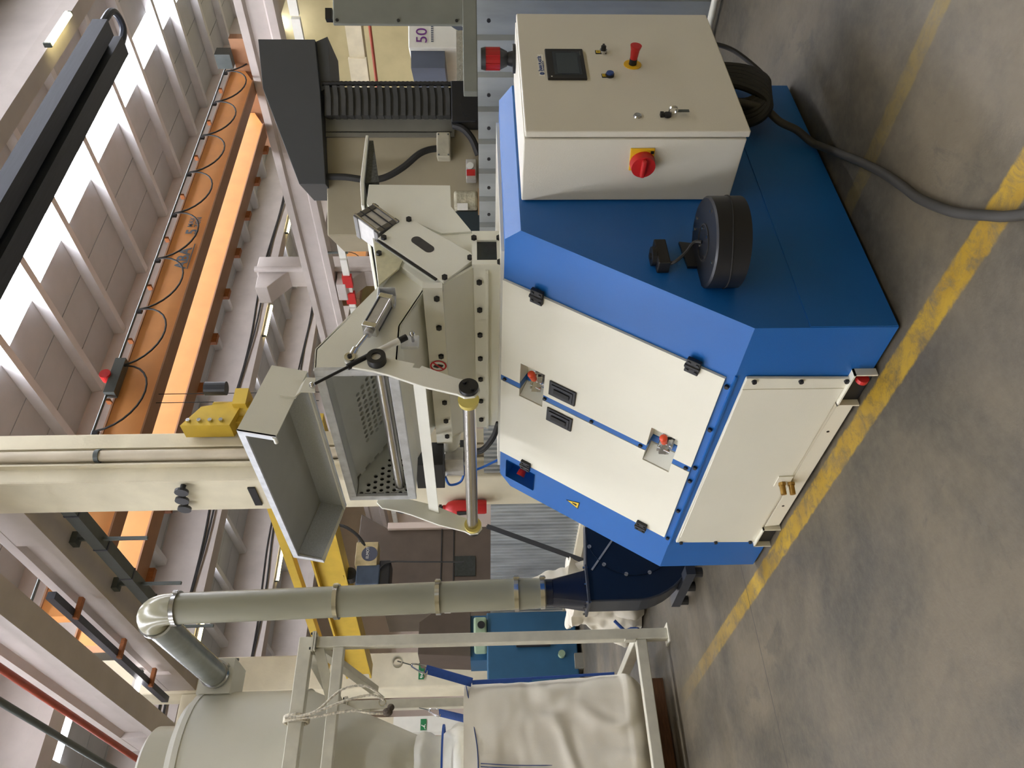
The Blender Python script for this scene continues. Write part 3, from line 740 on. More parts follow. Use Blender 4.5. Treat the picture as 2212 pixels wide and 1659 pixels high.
# cables hanging beneath the cabinet
cc = thing('cable_bundle', 'coiled black cables hanging under the control cabinet', 'cable', (1.2, -.12, .15))
for k in range(6):
    x0 = 1.10 + k * .028
    MB().tube([(x0 + .22, -.10, .445), (x0 + .16, -.12, .30 - .01 * k), (x0 + .03, -.13, .215 - .006 * k), (x0 - .05, -.10, .26), (x0 + .02, -.03 - .004 * k, .33), (x0 + .1, -.05, .445)], .017, 8, sub=6).build('cable_loop', rubber, cc, smooth=True)
MB().tube([(1.50, -.1, .45), (1.60, -.12, .40), (1.56, -.12, .28), (1.42, -.1, .18), (1.40, -.06, .14)], .010, 8, sub=6).build('thin_cable', rubber, cc, smooth=True)
MB().tube([(1.20, -.1, .445), (1.12, -.11, .25), (1.06, -.08, .17), (1.03, -.06, .10), (.99, -.03, .04), (.94, -.045, .018), (.769, -.128, .016), (.62, -.20, .016), (.469, -.266, .016), (.33, -.315, .016), (.223, -.351, .016), (.056, -.436, .016), (-.069, -.526, .016), (-.182, -.622, .016), (-.5, -.95, .016), (-.9, -1.5, .016)], .0155, 10, sub=6).build('power_cable', M('grey_black_cable', (58, 55, 50), .6, var=.2, scale=9), label='thick black power cable curving across the floor from the cabinet', cat='cable', smooth=True)
# ================================================================ FEED HOPPER ON TOP
hp = thing('feed_hopper', 'cream feed hopper with raised lid and steel rollers atop the machine', 'hopper', (.75, .9, 1.305))
# base plate and neck
B((.56, .16, 1.305), (1.42, 1.70, 1.318)).build('base_plate', cream, hp)
B((.66, .335, 1.318), (.86, 1.47, 1.385)).build('neck', hopper_paint, hp)
B((.665, .34, 1.378), (.70, 1.495, 1.428)).build('lower_flange', hopper_paint, hp, bevel=.003)
B((.640, .355, 1.366), (.668, 1.47, 1.378)).build('flange_lip', hopper_paint, hp)
for y in (.424, .592, .756, .922, 1.079, 1.255, 1.415): bolt(hp, (.665, y, 1.404), (-1, 0, 0), True)
# inspection window in the neck, near end
wf = MB(); wy0, wy1 = .318, .335
for a, b in (((.655, 1.309), (.862, 1.329)), ((.655, 1.412), (.862, 1.433)), ((.804, 1.329), (.862, 1.412)), ((.655, 1.329), (.682, 1.412))):
    wf.box((a[0], wy0, a[1]), (b[0], wy1, b[1]))
wfo = wf.build('window_frame', hopper_paint, hp)
B((.68, .328, 1.327), (.806, .333, 1.414)).build('window_pane', windowg, wfo)
for x, z in ((.812, 1.424), (.812, 1.318), (.664, 1.318)): bolt(wfo, (x, wy0, z), (0, -1, 0), True)
# main body: hollow sheet box, drawn as its section pushed along Y
body_sec = [(.70, 1.405), (.578, 1.548), (.556, 1.556), (.556, 1.632), (.62, 1.634), (.742, 1.755), (.604, 1.818), (.86, 1.858), (1.12, 1.908), (1.256, 1.909), (1.248, 1.533), (1.097, 1.527), (.926, 1.434), (.86, 1.405)]
bd = MB().prism(body_sec, 'Y', .385, 1.43).build('hopper_body', hopper_paint, hp, bevel=.003)
MB().prism([(.58, 1.553), (.548, 1.553), (.548, 1.633), (.58, 1.633)], 'Y', .345, 1.465).build('upper_flange', hopper_paint, hp)
MB().prism([(.570, 1.551), (.69, 1.409), (.70, 1.415), (.582, 1.556)], 'Y', .352, 1.46).build('front_apron', hopper_paint, hp)
for y in (.401, .577, .765, .941, 1.108, 1.26, 1.394): bolt(hp, (.548, y, 1.578), (-1, 0, 0), True)
# no-hand sign on the apron
def disc(mb, c, nx, r0, r1, nn=28):
    u = V((0, 1, 0)); n_ = V(nx).normalized(); w_ = n_.cross(u).normalized()
    A = [mb.v(V(c) + (u * math.cos(2 * math.pi * i / nn) + w_ * math.sin(2 * math.pi * i / nn)) * r0) for i in range(nn)] if r0 else None
    Bv = [mb.v(V(c) + (u * math.cos(2 * math.pi * i / nn) + w_ * math.sin(2 * math.pi * i / nn)) * r1) for i in range(nn)]
    if A is None: mb.bm.faces.new(Bv)
    else:
        for i in range(nn): mb.bm.faces.new([A[i], A[(i + 1) % nn], Bv[(i + 1) % nn], Bv[i]])
    return mb
sc = V((.5465, .835, 1.594)); nx = (-1, 0, 0)
sg = disc(MB(), sc, nx, 0, .037).build('prohibition_sign', paper, hp)
disc(MB(), sc + V((-.0008, 0, 0)), nx, .030, .038).build('red_ring', signred, sg)
MB().prism([(.829, 1.57), (.842, 1.575), (.850, 1.60), (.842, 1.618), (.828, 1.612), (.822, 1.592)], 'X', .5452, .5458).build('pictogram', black, sg)
MB().bar((.545, .811, 1.617), (.545, .859, 1.571), .002, .007).build('red_bar', signred, sg)
# rear cover plates on the near side
MB().prism([(1.256, 1.907), (1.248, 1.533), (1.097, 1.527), (.926, 1.434), (.914, 1.565), (1.00, 1.70), (.93, 1.80), (1.121, 1.907)], 'Y', .375, .386).build('rear_cover', hopper_paint, hp, bevel=.002)
MB().prism([(.862, 1.852), (.602, 1.815), (.70, 1.739), (.84, 1.70)], 'Y', .378, .386).build('side_cover', M('side_cover', (212, 208, 176), .4, var=.12, scale=40), hp)  # yellowish tint stands in for yellow light falling on the cover
bolt(hp, (.787, .378, 1.827), (0, -1, 0), True)
# slide gate box with slot
SL_U = V((.844 - .575, 0, 1.831 - 1.548)).normalized()
slide = [(.844, 1.831), (.945, 1.755), (.985, 1.720), (.726, 1.409), (.575, 1.548)]
MB().prism([(.838, 1.822), (.976, 1.712), (.722, 1.414), (.582, 1.548)], 'Y', .352, .388).build('gate_box', hopper_paint, hp)
def stadium(c0, c1, r, n=10):
    c0, c1 = V((c0[0], 0, c0[1])), V((c1[0], 0, c1[1])); d = (c1 - c0).normalized(); a0 = math.atan2(d.z, d.x)
    out = []
    for c, s in ((c1, -HP), (c0, HP)):
        for i in range(n + 1):
            a = a0 + s + math.pi * i / n; out.append((c.x + r * math.cos(a), c.z + r * math.sin(a)))
    return out
gp = MB().prism(slide, 'Y', .338, .352).build('gate_plate', hopper_paint, hp, bevel=.002)
MB().prism(stadium((.829, 1.668), (.773, 1.613), .022), 'Y', .3365, .3385).build('gate_slot', M('dark_slot', (66, 64, 60), .8, var=.2, scale=30), gp)
MB().bar((.835, .345, 1.833), (.596, .345, 1.578), .012, .006, up=(0, 1, 0)).build('gate_gap', black, gp)
for x, z in ((.958, 1.706), (.840, 1.806), (.713, 1.441), (.597, 1.544)): bolt(gp, (x, .338, z), (0, -1, 0), True)
MB().prism([(1.02, 1.735), (.985, 1.722), (.966, 1.742)], 'Y', .345, .376).build('gusset', hopper_paint, gp)
# short pneumatic cylinder above the gate
cdv = V((.12, 0, .115)).normalized(); cp = V((-cdv.z, 0, cdv.x))
c0 = V((.905, .36, 1.79)); c1 = c0 + cdv * .165
def block(mb, a, b, hw, y0, y1):
    mb.hexa([V((p.x, y, p.z)) for p, y in ((a - cp * hw, y0), (a + cp * hw, y0), (a + cp * hw, y1), (a - cp * hw, y1), (b - cp * hw, y0), (b + cp * hw, y0), (b + cp * hw, y1), (b - cp * hw, y1))])
    return mb
pc = block(MB(), c0 + cdv * .012, c1 - cdv * .012, .058, .335, .445).build('gate_cylinder', alu, hp, bevel=.003)
for a in (c0, c1 - cdv * .028): block(MB(), a, a + cdv * .028, .062, .330, .450).build('end_block', M('grey_casting', (96, 94, 90), .4, .6, var=.15, scale=20), pc, bevel=.003)
for o in (-.05, -.02, .02, .05): MB().cyl(c0 + cp * o + V((0, -.029, 0)), c1 + cp * o + V((0, -.029, 0)), .006 if abs(o) > .03 else .003, n=8).build('tie_rod', chrome if abs(o) > .03 else black_metal, pc)
# rear wing
wg = MB().prism([(1.10, 1.915), (1.274, 1.930), (1.636, 1.938), (1.636, 1.952), (1.274, 1.948), (1.10, 1.928)], 'Y', .37, 1.44).build('rear_wing', hopper_paint, hp, bevel=.003)
MB().prism([(1.285, 1.929), (1.62, 1.936), (1.62, 1.916), (1.295, 1.865)], 'Y', .39, 1.42).build('rubber_flap', M('grained_rubber', (74, 76, 72), .7, var=.5, scale=90), wg)
# chute with the mouth (open box)
ch = [(.195, 2.034), (.295, 2.041), (.532, 1.883), (.744, 1.753), (.621, 1.629), (.413, 1.721), (.195, 1.722)]
MB().prism(ch, 'Y', .42, .432).build('side_plate', hopper_paint, hp, bevel=.002)
MB().prism(ch, 'Y', 1.378, 1.39).build('side_plate', hopper_paint, hp, bevel=.002)
mb = MB()
mb.hexa([(.195, .42, 2.028), (.295, .42, 2.035), (.295, 1.39, 2.035), (.195, 1.39, 2.028), (.195, .42, 2.036), (.295, .42, 2.043), (.295, 1.39, 2.043), (.195, 1.39, 2.036)])
mb.hexa([(.295, .42, 2.033), (.742, .42, 1.747), (.742, 1.39, 1.747), (.295, 1.39, 2.033), (.295, .42, 2.043), (.744, .42, 1.755), (.744, 1.39, 1.755), (.295, 1.39, 2.043)])
mb.build('roof_sheet', hopper_paint, hp)
mb = MB(); mb.hexa([(.195, .42, 1.722), (.413, .42, 1.721), (.413, 1.39, 1.721), (.195, 1.39, 1.722), (.195, .42, 1.730), (.413, .42, 1.729), (.413, 1.39, 1.729), (.195, 1.39, 1.730)])
mb.hexa([(.413, .42, 1.721), (.621, .42, 1.629), (.621, 1.39, 1.629), (.413, 1.39, 1.721), (.413, .42, 1.729), (.621, .42, 1.637), (.621, 1.39, 1.637), (.413, 1.39, 1.729)])
mb.build('floor_sheet', hopper_paint, hp)
fm = MB()      # mouth frame, scuffed bare flange
fm.box((.183, .416, 1.718), (.200, .452, 2.036)); fm.box((.183, 1.362, 1.718), (.200, 1.398, 2.036))
fm.box((.183, .452, 2.000), (.200, 1.362, 2.036)); fm.box((.175, .452, 1.718), (.200, 1.362, 1.756))
fm.build('mouth_frame', bare_edge, hp, bevel=.002)
# perforated liner plates inside (sloping back plate and far side plate)
def perforated(name, o, u, v_, nu, nv, pitch, r, mask, mat, par, back=.012):
    mb = MB(); o, u, v_ = V(o), V(u), V(v_); n_ = u.cross(v_).normalized(); K = 10
    for j in range(nv):
        sh = .5 if j % 2 else 0.0
        for i in range(nu):
            c = o + u * pitch * (i + .5 + sh) + v_ * pitch * (j + .5)
            q = [c + u * a * pitch / 2 + v_ * b * pitch / 2 for a, b in ((1, 1), (-1, 1), (-1, -1), (1, -1))]
            if not mask(i + sh, j): mb.poly(q); continue
            ring = [c + (u * math.cos(2 * math.pi * (k + 1.25) / K) + v_ * math.sin(2 * math.pi * (k + 1.25) / K)) * r for k in range(K)]
            ring = [c + (u * math.cos(2 * math.pi * k / 8 + math.pi / 4) + v_ * math.sin(2 * math.pi * k / 8 + math.pi / 4)) * r for k in range(8)]
            for k in range(4):
                mb.poly([q[k], ring[2 * k], ring[2 * k + 1], ring[(2 * k + 2) % 8], q[(k + 1) % 4]])
            inner = [p - n_ * back for p in ring]
            for k in range(8): mb.poly([ring[k], ring[(k + 1) % 8], inner[(k + 1) % 8], inner[k]])
    return mb.build(name, mat, par)
inpaint = M('chute_lining', (214, 217, 214), .45, .15, var=.08, scale=5)
bu = V((0, 1, 0)); bv = (V((.56, 0, 1.818)) - V((.275, 0, 2.008))).normalized()
perforated('perforated_back', (.275, .434, 2.008), bu, bv, 26, 10, .0352, .0125,
           lambda i, j: j >= 3 and ((i < 6.6 and i + .9 * (j - 3) < 8) or (i > 9.5 - .5 * (j - 4) and i < 20.6)) and j < 9, inpaint, hp, .012)
B((.33, .434, 1.73), (.60, 1.376, 1.732)).build('chute_floor_plate', inpaint, hp)  # flat plate just above the chute floor, plain lining colour
MB().prism([(.275, 2.010), (.20, 2.010), (.20, 2.0), (.272, 2.0)], 'Y', .434, 1.376).build('back_fold', inpaint, hp)
su = V((1, 0, 0)); sv = V((0, 0, -1))
perforated('perforated_side', (.188, 1.366, 1.995), su, sv, 12, 8, .031, .0105, lambda i, j: i * .031 < .03 + .031 * 1.35 * j and i < 10, inpaint, hp, -.010)
mb = MB().prism([(.60, 1.812), (.295, 2.02), (.30, 2.03), (.72, 1.755)], 'Y', .434, 1.376); mb.build('cavity_shade', black, hp)  # solid black block painted in for the shade behind the back holes
B((.206, 1.3767, 1.752), (.60, 1.3775, 1.995)).build('hole_shade_sheet', black, hp)  # black sheet added so the side holes look shaded
# inner roller
MB().cyl((.235, .450, 1.795), (.235, 1.350, 1.795), .0245, n=24).build('inner_roller', steel, hp, smooth=True)
B((.215, 1.35, 1.775), (.255, 1.362, 1.815)).build('roller_block', bare_edge, hp)
# long guide roller on its two arms
rl = MB().cyl((.044, .44, 1.447), (.044, 1.405, 1.451), .026, n=28).build('guide_roller', steel, hp, smooth=True)
for y in (.425, 1.40): MB().cyl((.044, y, 1.449), (.044, y + .022, 1.449), .040, .037, n=28).build('yellow_collar', nylon, rl, smooth=True)
arm = [(.205, 1.775), (.168, 1.648), (.150, 1.655), (.145, 1.630), (.158, 1.622), (.100, 1.500), (.092, 1.480), (.086, 1.440), (.070, 1.412), (.035, 1.405), (.010, 1.425), (.006, 1.462), (.022, 1.490), (.058, 1.610), (.116, 1.745), (.135, 1.80), (.155, 1.885), (.185, 1.912), (.212, 1.905), (.222, 1.88), (.205, 1.83)]
for y0, y1 in ((.362, .374), (1.424, 1.436)):
    a = MB().prism(arm, 'Y', y0, y1).build('roller_arm', hopper_paint, hp, bevel=.002)
    yo = y0 if y0 < .9 else y1; s = -1 if y0 < .9 else 1
    MB().cyl((.044, yo, 1.447), (.044, yo + s * .018, 1.447), .036, n=28).build('end_cap', black_metal, a, smooth=True)
    for k in (-1, 1): put('capscrew', lambda m: m.cyl((0, 0, 0), (0, 0, .008), .007, n=8), black_metal, 'screw', a, (.044 + k * .016, yo + s * .018, 1.447 + k * .014), (0, s, 0))
    MB().ring((.180, yo, 1.790), (.180, yo + s * .032, 1.790), .018, .036, 28).build('bearing_ring', black_metal, a, smooth=True)
    MB().cyl((.180, yo, 1.790), (.180, yo + s * .024, 1.790), .019, n=20).build('bearing_core', alu, a, smooth=True)
MB().hexa([(.118, .37, 1.612), (.118, 1.43, 1.612), (.128, 1.43, 1.612), (.128, .37, 1.612), (.140, .37, 1.660), (.140, 1.43, 1.660), (.150, 1.43, 1.660), (.150, .37, 1.660)]).build('cross_bar', hopper_paint, hp)
# long pneumatic cylinder on the side plate
br = MB(); br.box((.508, .405, 1.745), (.572, .42, 1.815)); br.box((.508, .36, 1.808), (.572, .42, 1.815)); br.box((.565, .36, 1.745), (.572, .42, 1.815))
bro = br.build('cylinder_bracket', bare_edge, hp, bevel=.003)
for x, z in ((.525, 1.76), (.555, 1.76), (.525, 1.795), (.555, 1.795)): put('hexscrew', lambda m: m.cyl((0, 0, 0), (0, 0, .008), .008, n=6), chrome, 'screw', bro, (x, .405, z), (0, -1, 0))
a0 = V((.532, .385, 1.775)); a1 = V((.345, .372, 1.832)); ae = V((.201, .365, 1.892)); dv = (a1 - a0).normalized()
cp = dv.cross(V((0, 1, 0))).normalized(); cy = V((0, 1, 0))
def rod_block(p, q, hw, hy, name, mat, par, bv_=.003):
    mb = MB(); mb.hexa([c + cp * s1 * hw + cy * s2 * hy for c in (p, q) for s1, s2 in ((-1, -1), (1, -1), (1, 1), (-1, 1))]); return mb.build(name, mat, par, bevel=bv_)
lc = rod_block(a0 + dv * .02, a1, .024, .024, 'lid_cylinder', alu, hp)
for p in (a0, a1 - dv * .024): rod_block(p, p + dv * .026, .029, .029, 'end_block', chrome, lc)
for s1 in (-1, 1):
    for s2 in (-1, 1): MB().cyl(a0 + cp * s1 * .023 + cy * s2 * .023, a1 + cp * s1 * .023 + cy * s2 * .023, .005, n=8).build('tie_rod', black_metal if s1 * s2 > 0 else chrome, lc)
MB().cyl(a1, a1 + dv * .022, .018).build('rod_gland', alu, lc, smooth=True)
MB().cyl(a1 + dv * .02, ae - dv * .03, .0075, n=12).cyl(ae - dv * .05, ae - dv * .012, .013, n=12).build('piston_rod', chrome, lc, smooth=True)
MB().ring(ae - cy * .010, ae + cy * .010, .009, .021).build('rod_eye', chrome, lc, smooth=True)
MB().cyl(ae - cy * .016, ae + cy * .016, .009, n=6).build('pin', black_metal, lc)
# gas spring between lid and body
B((.288, .405, 1.642), (.350, .42, 1.712)).build('spring_plate', bare_edge, hp, bevel=.004)
g0 = V((.318, .365, 1.665)); g1_ = V((.074, .365, 2.017)); gv = (g1_ - g0)
gs = MB().cyl(g0 + gv * .06, g0 + gv * .66, .0125, n=14).build('gas_spring', black, hp, smooth=True)
MB().cyl(g0 + gv * .14, g0 + gv * .36, .0132, n=14).build('spring_label', paper, gs, smooth=True)
MB().cyl(g0 + gv * .65, g0 + gv * .985, .0058, n=10).build('spring_rod', black_metal, gs, smooth=True)
for p in (g0, g1_): MB().sphere(p, .012).cyl(p, p + V((0, .04, 0)), .006).build('ball_joint', chrome, gs, smooth=True)
# raised lid: cover panel, hinge wall, two side plates
A_, B_, C_, D_ = (.198, 2.190), (.166, 2.052), (-.100, 2.267), (-.130, 2.125)
ld = MB().prism([A_, C_, (C_[0] + .004, C_[1] - .016), (A_[0] - .003, A_[1] - .016)], 'Y', .40, 1.41).build('lid_cover', grey_sheet, hp)
MB().prism([A_, B_, (B_[0] - .012, B_[1] + .002), (A_[0] - .012, A_[1])], 'Y', .40, 1.41).build('lid_back_wall', mesh_sheet, ld)
MB().prism([B_, (B_[0] - .028, B_[1] + .006), (B_[0] - .026, B_[1] + .012), (B_[0], B_[1] + .006)], 'Y', .40, 1.41).build('lid_rim', hopper_paint, ld)
for y0, y1, mt in ((.398, .402, hopper_paint), (1.408, 1.412, hopper_paint)):
    MB().prism([A_, B_, D_, C_], 'Y', y0, y1).build('lid_side', mt, ld)
MB().prism([(A_[0] - .012, A_[1] - .018), (B_[0] - .012, B_[1] + .012), (D_[0] + .02, D_[1] + .012), (C_[0] + .02, C_[1] - .02)], 'Y', 1.404, 1.408).build('lid_side_liner', mesh_sheet, ld)
MB().prism([C_, (C_[0] - .0055, C_[1] - .026), (C_[0] + .001, C_[1] - .028), (C_[0] + .008, C_[1] - .002)], 'Y', .40, 1.41).build('lid_front_edge', bare_edge, ld)
MB().prism([C_, D_, (D_[0] + .006, D_[1]), (C_[0] + .006, C_[1])], 'Y', .398, .424).build('lid_side_return', bare_edge, ld)
MB().prism([C_, D_, (D_[0] + .006, D_[1]), (C_[0] + .006, C_[1])], 'Y', 1.386, 1.412).build('lid_side_return', bare_edge, ld)
MB().hexa([(.045, .386, 2.135), (.11, .386, 2.115), (.098, .386, 2.062), (.036, .386, 2.079), (.045, .398, 2.135), (.11, .398, 2.115), (.098, .398, 2.062), (.036, .398, 2.079)]).build('lid_bracket', hopper_paint, ld)
MB().hexa([(.098, .386, 2.063), (.036, .386, 2.080), (.05, .372, 2.058), (.116, .372, 2.044), (.098, .392, 2.063), (.036, .392, 2.080), (.05, .378, 2.058), (.116, .378, 2.044)]).build('lid_bracket', hopper_paint, ld)
MB().hexa([(.116, .372, 2.046), (.05, .372, 2.060), (.048, .372, 2.006), (.114, .372, 2.012), (.116, .378, 2.046), (.05, .378, 2.060), (.048, .378, 2.006), (.114, .378, 2.012)]).build('lid_bracket', hopper_paint, ld)
MB().cyl((-.125, .405, 2.132), (-.125, .44, 2.132), .008).build('lid_stop', hopper_paint, ld)
# far-side drive parts
B((.42, 1.47, 1.60), (.56, 1.70, 1.745)).build('valve_cover', black, hp, bevel=.004)
MB().cyl((.62, 1.44, 1.56), (.62, 1.62, 1.58), .055, .05, n=20).build('end_cone', hopper_paint, hp, smooth=True)
B((.52, 1.58, 1.50), (.60, 1.74, 1.60)).build('valve_block', alu, hp, bevel=.003)
B((.58, 1.60, 1.46), (.66, 1.70, 1.52)).build('solenoid', black, hp, bevel=.003)
MB().tube([(.5, 1.72, 1.60), (.5, 1.80, 1.58), (.52, 1.80, 1.52), (.55, 1.72, 1.50), (.55, 1.66, 1.52), (.55, 1.70, 1.56), (.57, 1.78, 1.50), (.60, 1.80, 1.42), (.62, 1.74, 1.31)], .007, 7, sub=6).build('air_hose', M('blue_air_hose', (30, 90, 170), .35, var=.05), hp, smooth=True)
for k in range(2): MB().tube([(.58, 1.58 + k * .03, 1.46), (.56, 1.54 + k * .02, 1.40), (.57, 1.44 + k * .03, 1.345), (.60, 1.36 + k * .03, 1.318)], .012, 8, sub=6).build('cable', rubber, hp, smooth=True)
# ================================================================ BLOWER
bf = thing('blower_fan', 'dark navy centrifugal blower beside the blue machine', 'fan', (.72, 2.94, 0))
cxf, czf = .72, .41
scroll = [(.252, .73), (.252, .42)]
for i in range(0, 33):
    a = math.radians(182 + i * 7.6); r = .468 - .15 * i / 32
    scroll.append((cxf + r * math.cos(a), czf + r * math.sin(a)))
scroll.append((.462, .73))
MB().prism(scroll, 'Y', 2.852, 3.02).build('casing', navy_rim, bf)
cf = MB().prism(scroll, 'Y', 2.846, 2.853).build('casing_face', navy, bf)
MB().prism(scroll, 'Y', 3.019, 3.026).build('casing_face', navy, bf)
rimp = [V((p[0], 2.848, p[1])) for p in scroll]
MB().tube(rimp, .007, 6).build('casing_rim', navy_rim, bf)
MB().ring((cxf, 2.846, czf), (cxf, 2.838, czf), .30, .304, 48).build('inlet_ring', navy, cf)
for i in range(12):
    a = math.radians(30 * i + 18)
    put('fanbolt', lambda m: m.cyl((0, 0, 0), (0, 0, .008), .013, n=10), alu, 'bolt', cf, (cxf + .30 * math.cos(a), 2.846, czf + .30 * math.sin(a)), (0, -1, 0))
MB().bar((.46, 2.842, .695), (.80, 2.842, .44), .006, .012).build('rod', alu, bf)
fl_ = MB(); fl_.box((.225, 2.82, .725), (.49, 3.05, .742)); flo = fl_.build('outlet_flange', navy_rim, bf, bevel=.003)
for x, y in ((.24, 2.835), (.475, 2.835), (.24, 3.035), (.36, 2.835), (.24, 2.935), (.475, 3.035)): put('flbolt', lambda m: m.cyl((0, 0, -.02), (0, 0, .012), .008, n=6), chrome, 'bolt', flo, (x, y, .742), (0, 0, 1))
tm = MB(); n = 24; lo = []; hi = []          # square to round transition
for k in range(n):
    a = 2 * math.pi * k / n; c, s = math.cos(a), math.sin(a); m_ = max(abs(c), abs(s))
    lo.append(tm.v((.357 + .105 * c / m_, 2.935 + .085 * s / m_, .742))); hi.append(tm.v((.355 + .088 * c, 2.945 + .088 * s, .955)))
for k in range(n): tm.bm.faces.new([lo[k], lo[(k + 1) % n], hi[(k + 1) % n], hi[k]])
tm.cyl((.355, 2.945, .955), (.355, 2.947, 1.02), .088, n=24)
tm.build('transition', M('glossy_navy', (34, 40, 58), .22, .3, var=.1), bf, smooth=True)
fb = MB(); fb.box((.36, 2.72, .05), (.42, 3.25, .11)); fb.box((1.0, 2.72, .05), (1.06, 3.25, .11)); fb.box((.42, 2.86, .05), (1.0, 2.92, .11)); fb.box((.42, 3.02, .05), (1.0, 3.08, .11)); fb.build('base_frame', navy_rim, bf)
for x in (.39, 1.03):
    for y in (2.76, 2.98, 3.21): MB().cyl((x, y, 0), (x, y, .05), .032, n=14).build('rubber_foot', rubber, bf)
MB().prism([(.42, .10), (.55, .10), (.62, .22), (.50, .22)], 'Y', 2.88, 2.90).build('bracket', navy_rim, bf)

# ================================================================ DUCT
dt = thing('conveying_duct', 'grey conveying duct rising from the blower to the silo', 'duct', (.355, 2.95, 1.0))
pts = [(.355, 2.947, 1.0), (.353, 2.96, 1.19)]
MB().cyl((.355, 2.947, 1.0), (.354, 2.953, 1.19), .092, .104, n=28).build('rubber_sleeve', pvc, dt, smooth=True)
a0, a1 = V((.354, 2.953, 1.19)), V((.350, 3.05, 3.42))
MB().cyl(a0, a1, .100, n=32).build('riser_pipe', pvc, dt, smooth=True)
el = []; R0 = .19
for i in range(13):
    a = HP * i / 12; el.append(V((.35, 3.05 + R0 * (1 - math.cos(a)), 3.42 + R0 * math.sin(a))))
MB().tube(el, .101, 28).build('elbow', M('duct_elbow', (156, 152, 128), .25, var=.1, scale=5), dt, smooth=True)
b0 = el[-1]; b1 = V((.355, 4.42, 3.52)); bd_ = (b1 - b0)
MB().cyl(b0, b1, .097, n=28).build('horizontal_pipe', flex, dt, smooth=True)
MB().cyl(b1 - bd_.normalized() * .1, b1 + bd_.normalized() * .12, .088, n=28).build('hose_end', flex, dt, smooth=True)
def clampring(p, d, r, nm='hose_clamp'):
    d = V(d).normalized(); c = MB().ring(V(p) - d * .014, V(p) + d * .014, r - .002, r + .011, 28)
    o = c.build(nm, chrome, dt, smooth=True)
    s = d.orthogonal().normalized()
    s = V((.62, -.78, 0)) if abs(d.z) > .5 else V((.5, 0, -.8)); s.normalize()
    MB().bar(V(p) + s * (r + .002), V(p) + s * (r + .026), .02, .03, up=d).cyl(V(p) + s * (r + .016) - d * .02, V(p) + s * (r + .016) + d * .02, .007, n=8).build('clamp_screw', chrome, o)
dz = a1 - a0
for z in (1.02, 1.19, 1.70, 2.36, 3.40):
    f = max(0, (z - 1.19) / 2.23); clampring(a0 + dz * f if z > 1.1 else (.355, 2.948, 1.02), dz, .102 if z > 1.1 else .094)
clampring(b0 + bd_ * .02, bd_, .101); clampring(b1 - bd_.normalized() * .06, bd_, .098); clampring(b1 + bd_.normalized() * .06, bd_, .092)
B((.262, 3.0, 1.62), (.30, 3.02, 1.66)).build('pipe_sticker', paper, dt)

# ================================================================ SILO, FRAME AND HANGING BAG
sx, sy = -.30, 4.75
so = thing('cyclone_silo', 'pale cone-bottomed collecting silo at the left edge', 'silo', (sx, sy, 1.7))
MB().lathe([(.18, 1.72), (.18, 1.78), (.60, 2.80)], (sx, sy), 56).build('cone', silo_paint, so, smooth=True)
MB().lathe([(.60, 2.80), (.612, 2.80), (.612, 2.84), (.602, 2.84), (.602, 3.60), (.612, 3.60), (.612, 3.64), (.60, 3.64), (.55, 3.70), (.0, 3.72)], (sx, sy), 64).build('cylinder', silo_paint, so, smooth=True)
MB().lathe([(.40, 3.70), (.40, 3.74), (.365, 3.75), (.365, 3.96), (.34, 3.985), (0, 4.0)], (sx, sy), 48).build('top_cap', silo_paint, so, smooth=True)
ib = MB(); ib.box((.22, 4.42, 3.40), (.50, 4.75, 3.66)); ib.build('inlet_box', silo_paint, so, bevel=.004)
for k in range(20):
    a = 2 * math.pi * k / 20; put('silobolt', lambda m: m.cyl((0, 0, 0), (0, 0, .01), .01, n=6), greyp, 'bolt', so, (sx + .385 * math.cos(a), sy + .385 * math.sin(a), 3.73), (0, 0, 1))
MB().lathe([(.18, 1.74), (.19, 1.74), (.19, 1.70), (.17, 1.70)], (sx, sy), 32).build('outlet_ring', silo_paint, so, smooth=True)

fr_ = thing('bag_frame', 'pale square tube stand around the hanging white bag', 'stand', (-.3, 4.7, 0))
T = .08
def post(x, y):
    p = B((x, y, .008), (x + T, y + T, 2.66)).build('post', frame_paint, fr_, bevel=.006)
    q = B((x - .03, y - .03, 0), (x + T + .03, y + T + .03, .010)).build('foot_plate', frame_paint, p)
    q = MB(); q.hexa([(x - .03, y - .03, 2.66), (x + T + .03, y - .03, 2.66), (x + T + .03, y + T + .03, 2.66), (x - .03, y + T + .03, 2.66), (x - .03, y - .03, 2.672), (x + T + .03, y - .03, 2.672), (x + T + .03, y + T + .03, 2.672), (x - .03, y + T + .03, 2.672)])
    q.box((x - .03, y - .03, 2.676), (x + T + .03, y + T + .03, 2.688)); q.build('joint_plate', frame_paint, p)
    for i in (-.015, T + .015):
        for j in (-.015, T + .015): put('framebolt', lambda m: m.cyl((0, 0, -.012), (0, 0, .03), .010, n=6), black_metal, 'bolt', p, (x + i, y + j, 2.672), (0, 0, 1))
    return p
XF0, XF1, YF0, YF1 = -1.06, .38, 3.90, 5.52
for x in (XF0, XF1):
    for y in (YF0, YF1): post(x, y)
for y in (YF0, YF1):
    B((XF0, y, 2.69), (XF1 + T, y + T, 2.79)).build('top_beam', frame_paint, fr_, bevel=.006)
    B((XF0 + T, y + .005, 2.45), (XF1, y + T - .005, 2.53)).build('upper_beam', frame_paint, fr_, bevel=.006)
    B((XF0 + T, y + .005, .175), (XF1, y + T - .005, .255)).build('low_beam', frame_paint, fr_, bevel=.006)
for x in (XF0, XF1):
    B((x, YF0 + T, 2.70), (x + T, YF1, 2.78)).build('top_beam', frame_paint, fr_, bevel=.006)
    B((x + .005, YF0 + T, .175), (x + T - .005, YF1, .255)).build('low_beam', frame_paint, fr_, bevel=.006)
    B((x - .012, YF0 - .012, .26), (x, YF0 + .05, .34)).build('lug', frame_paint, fr_)
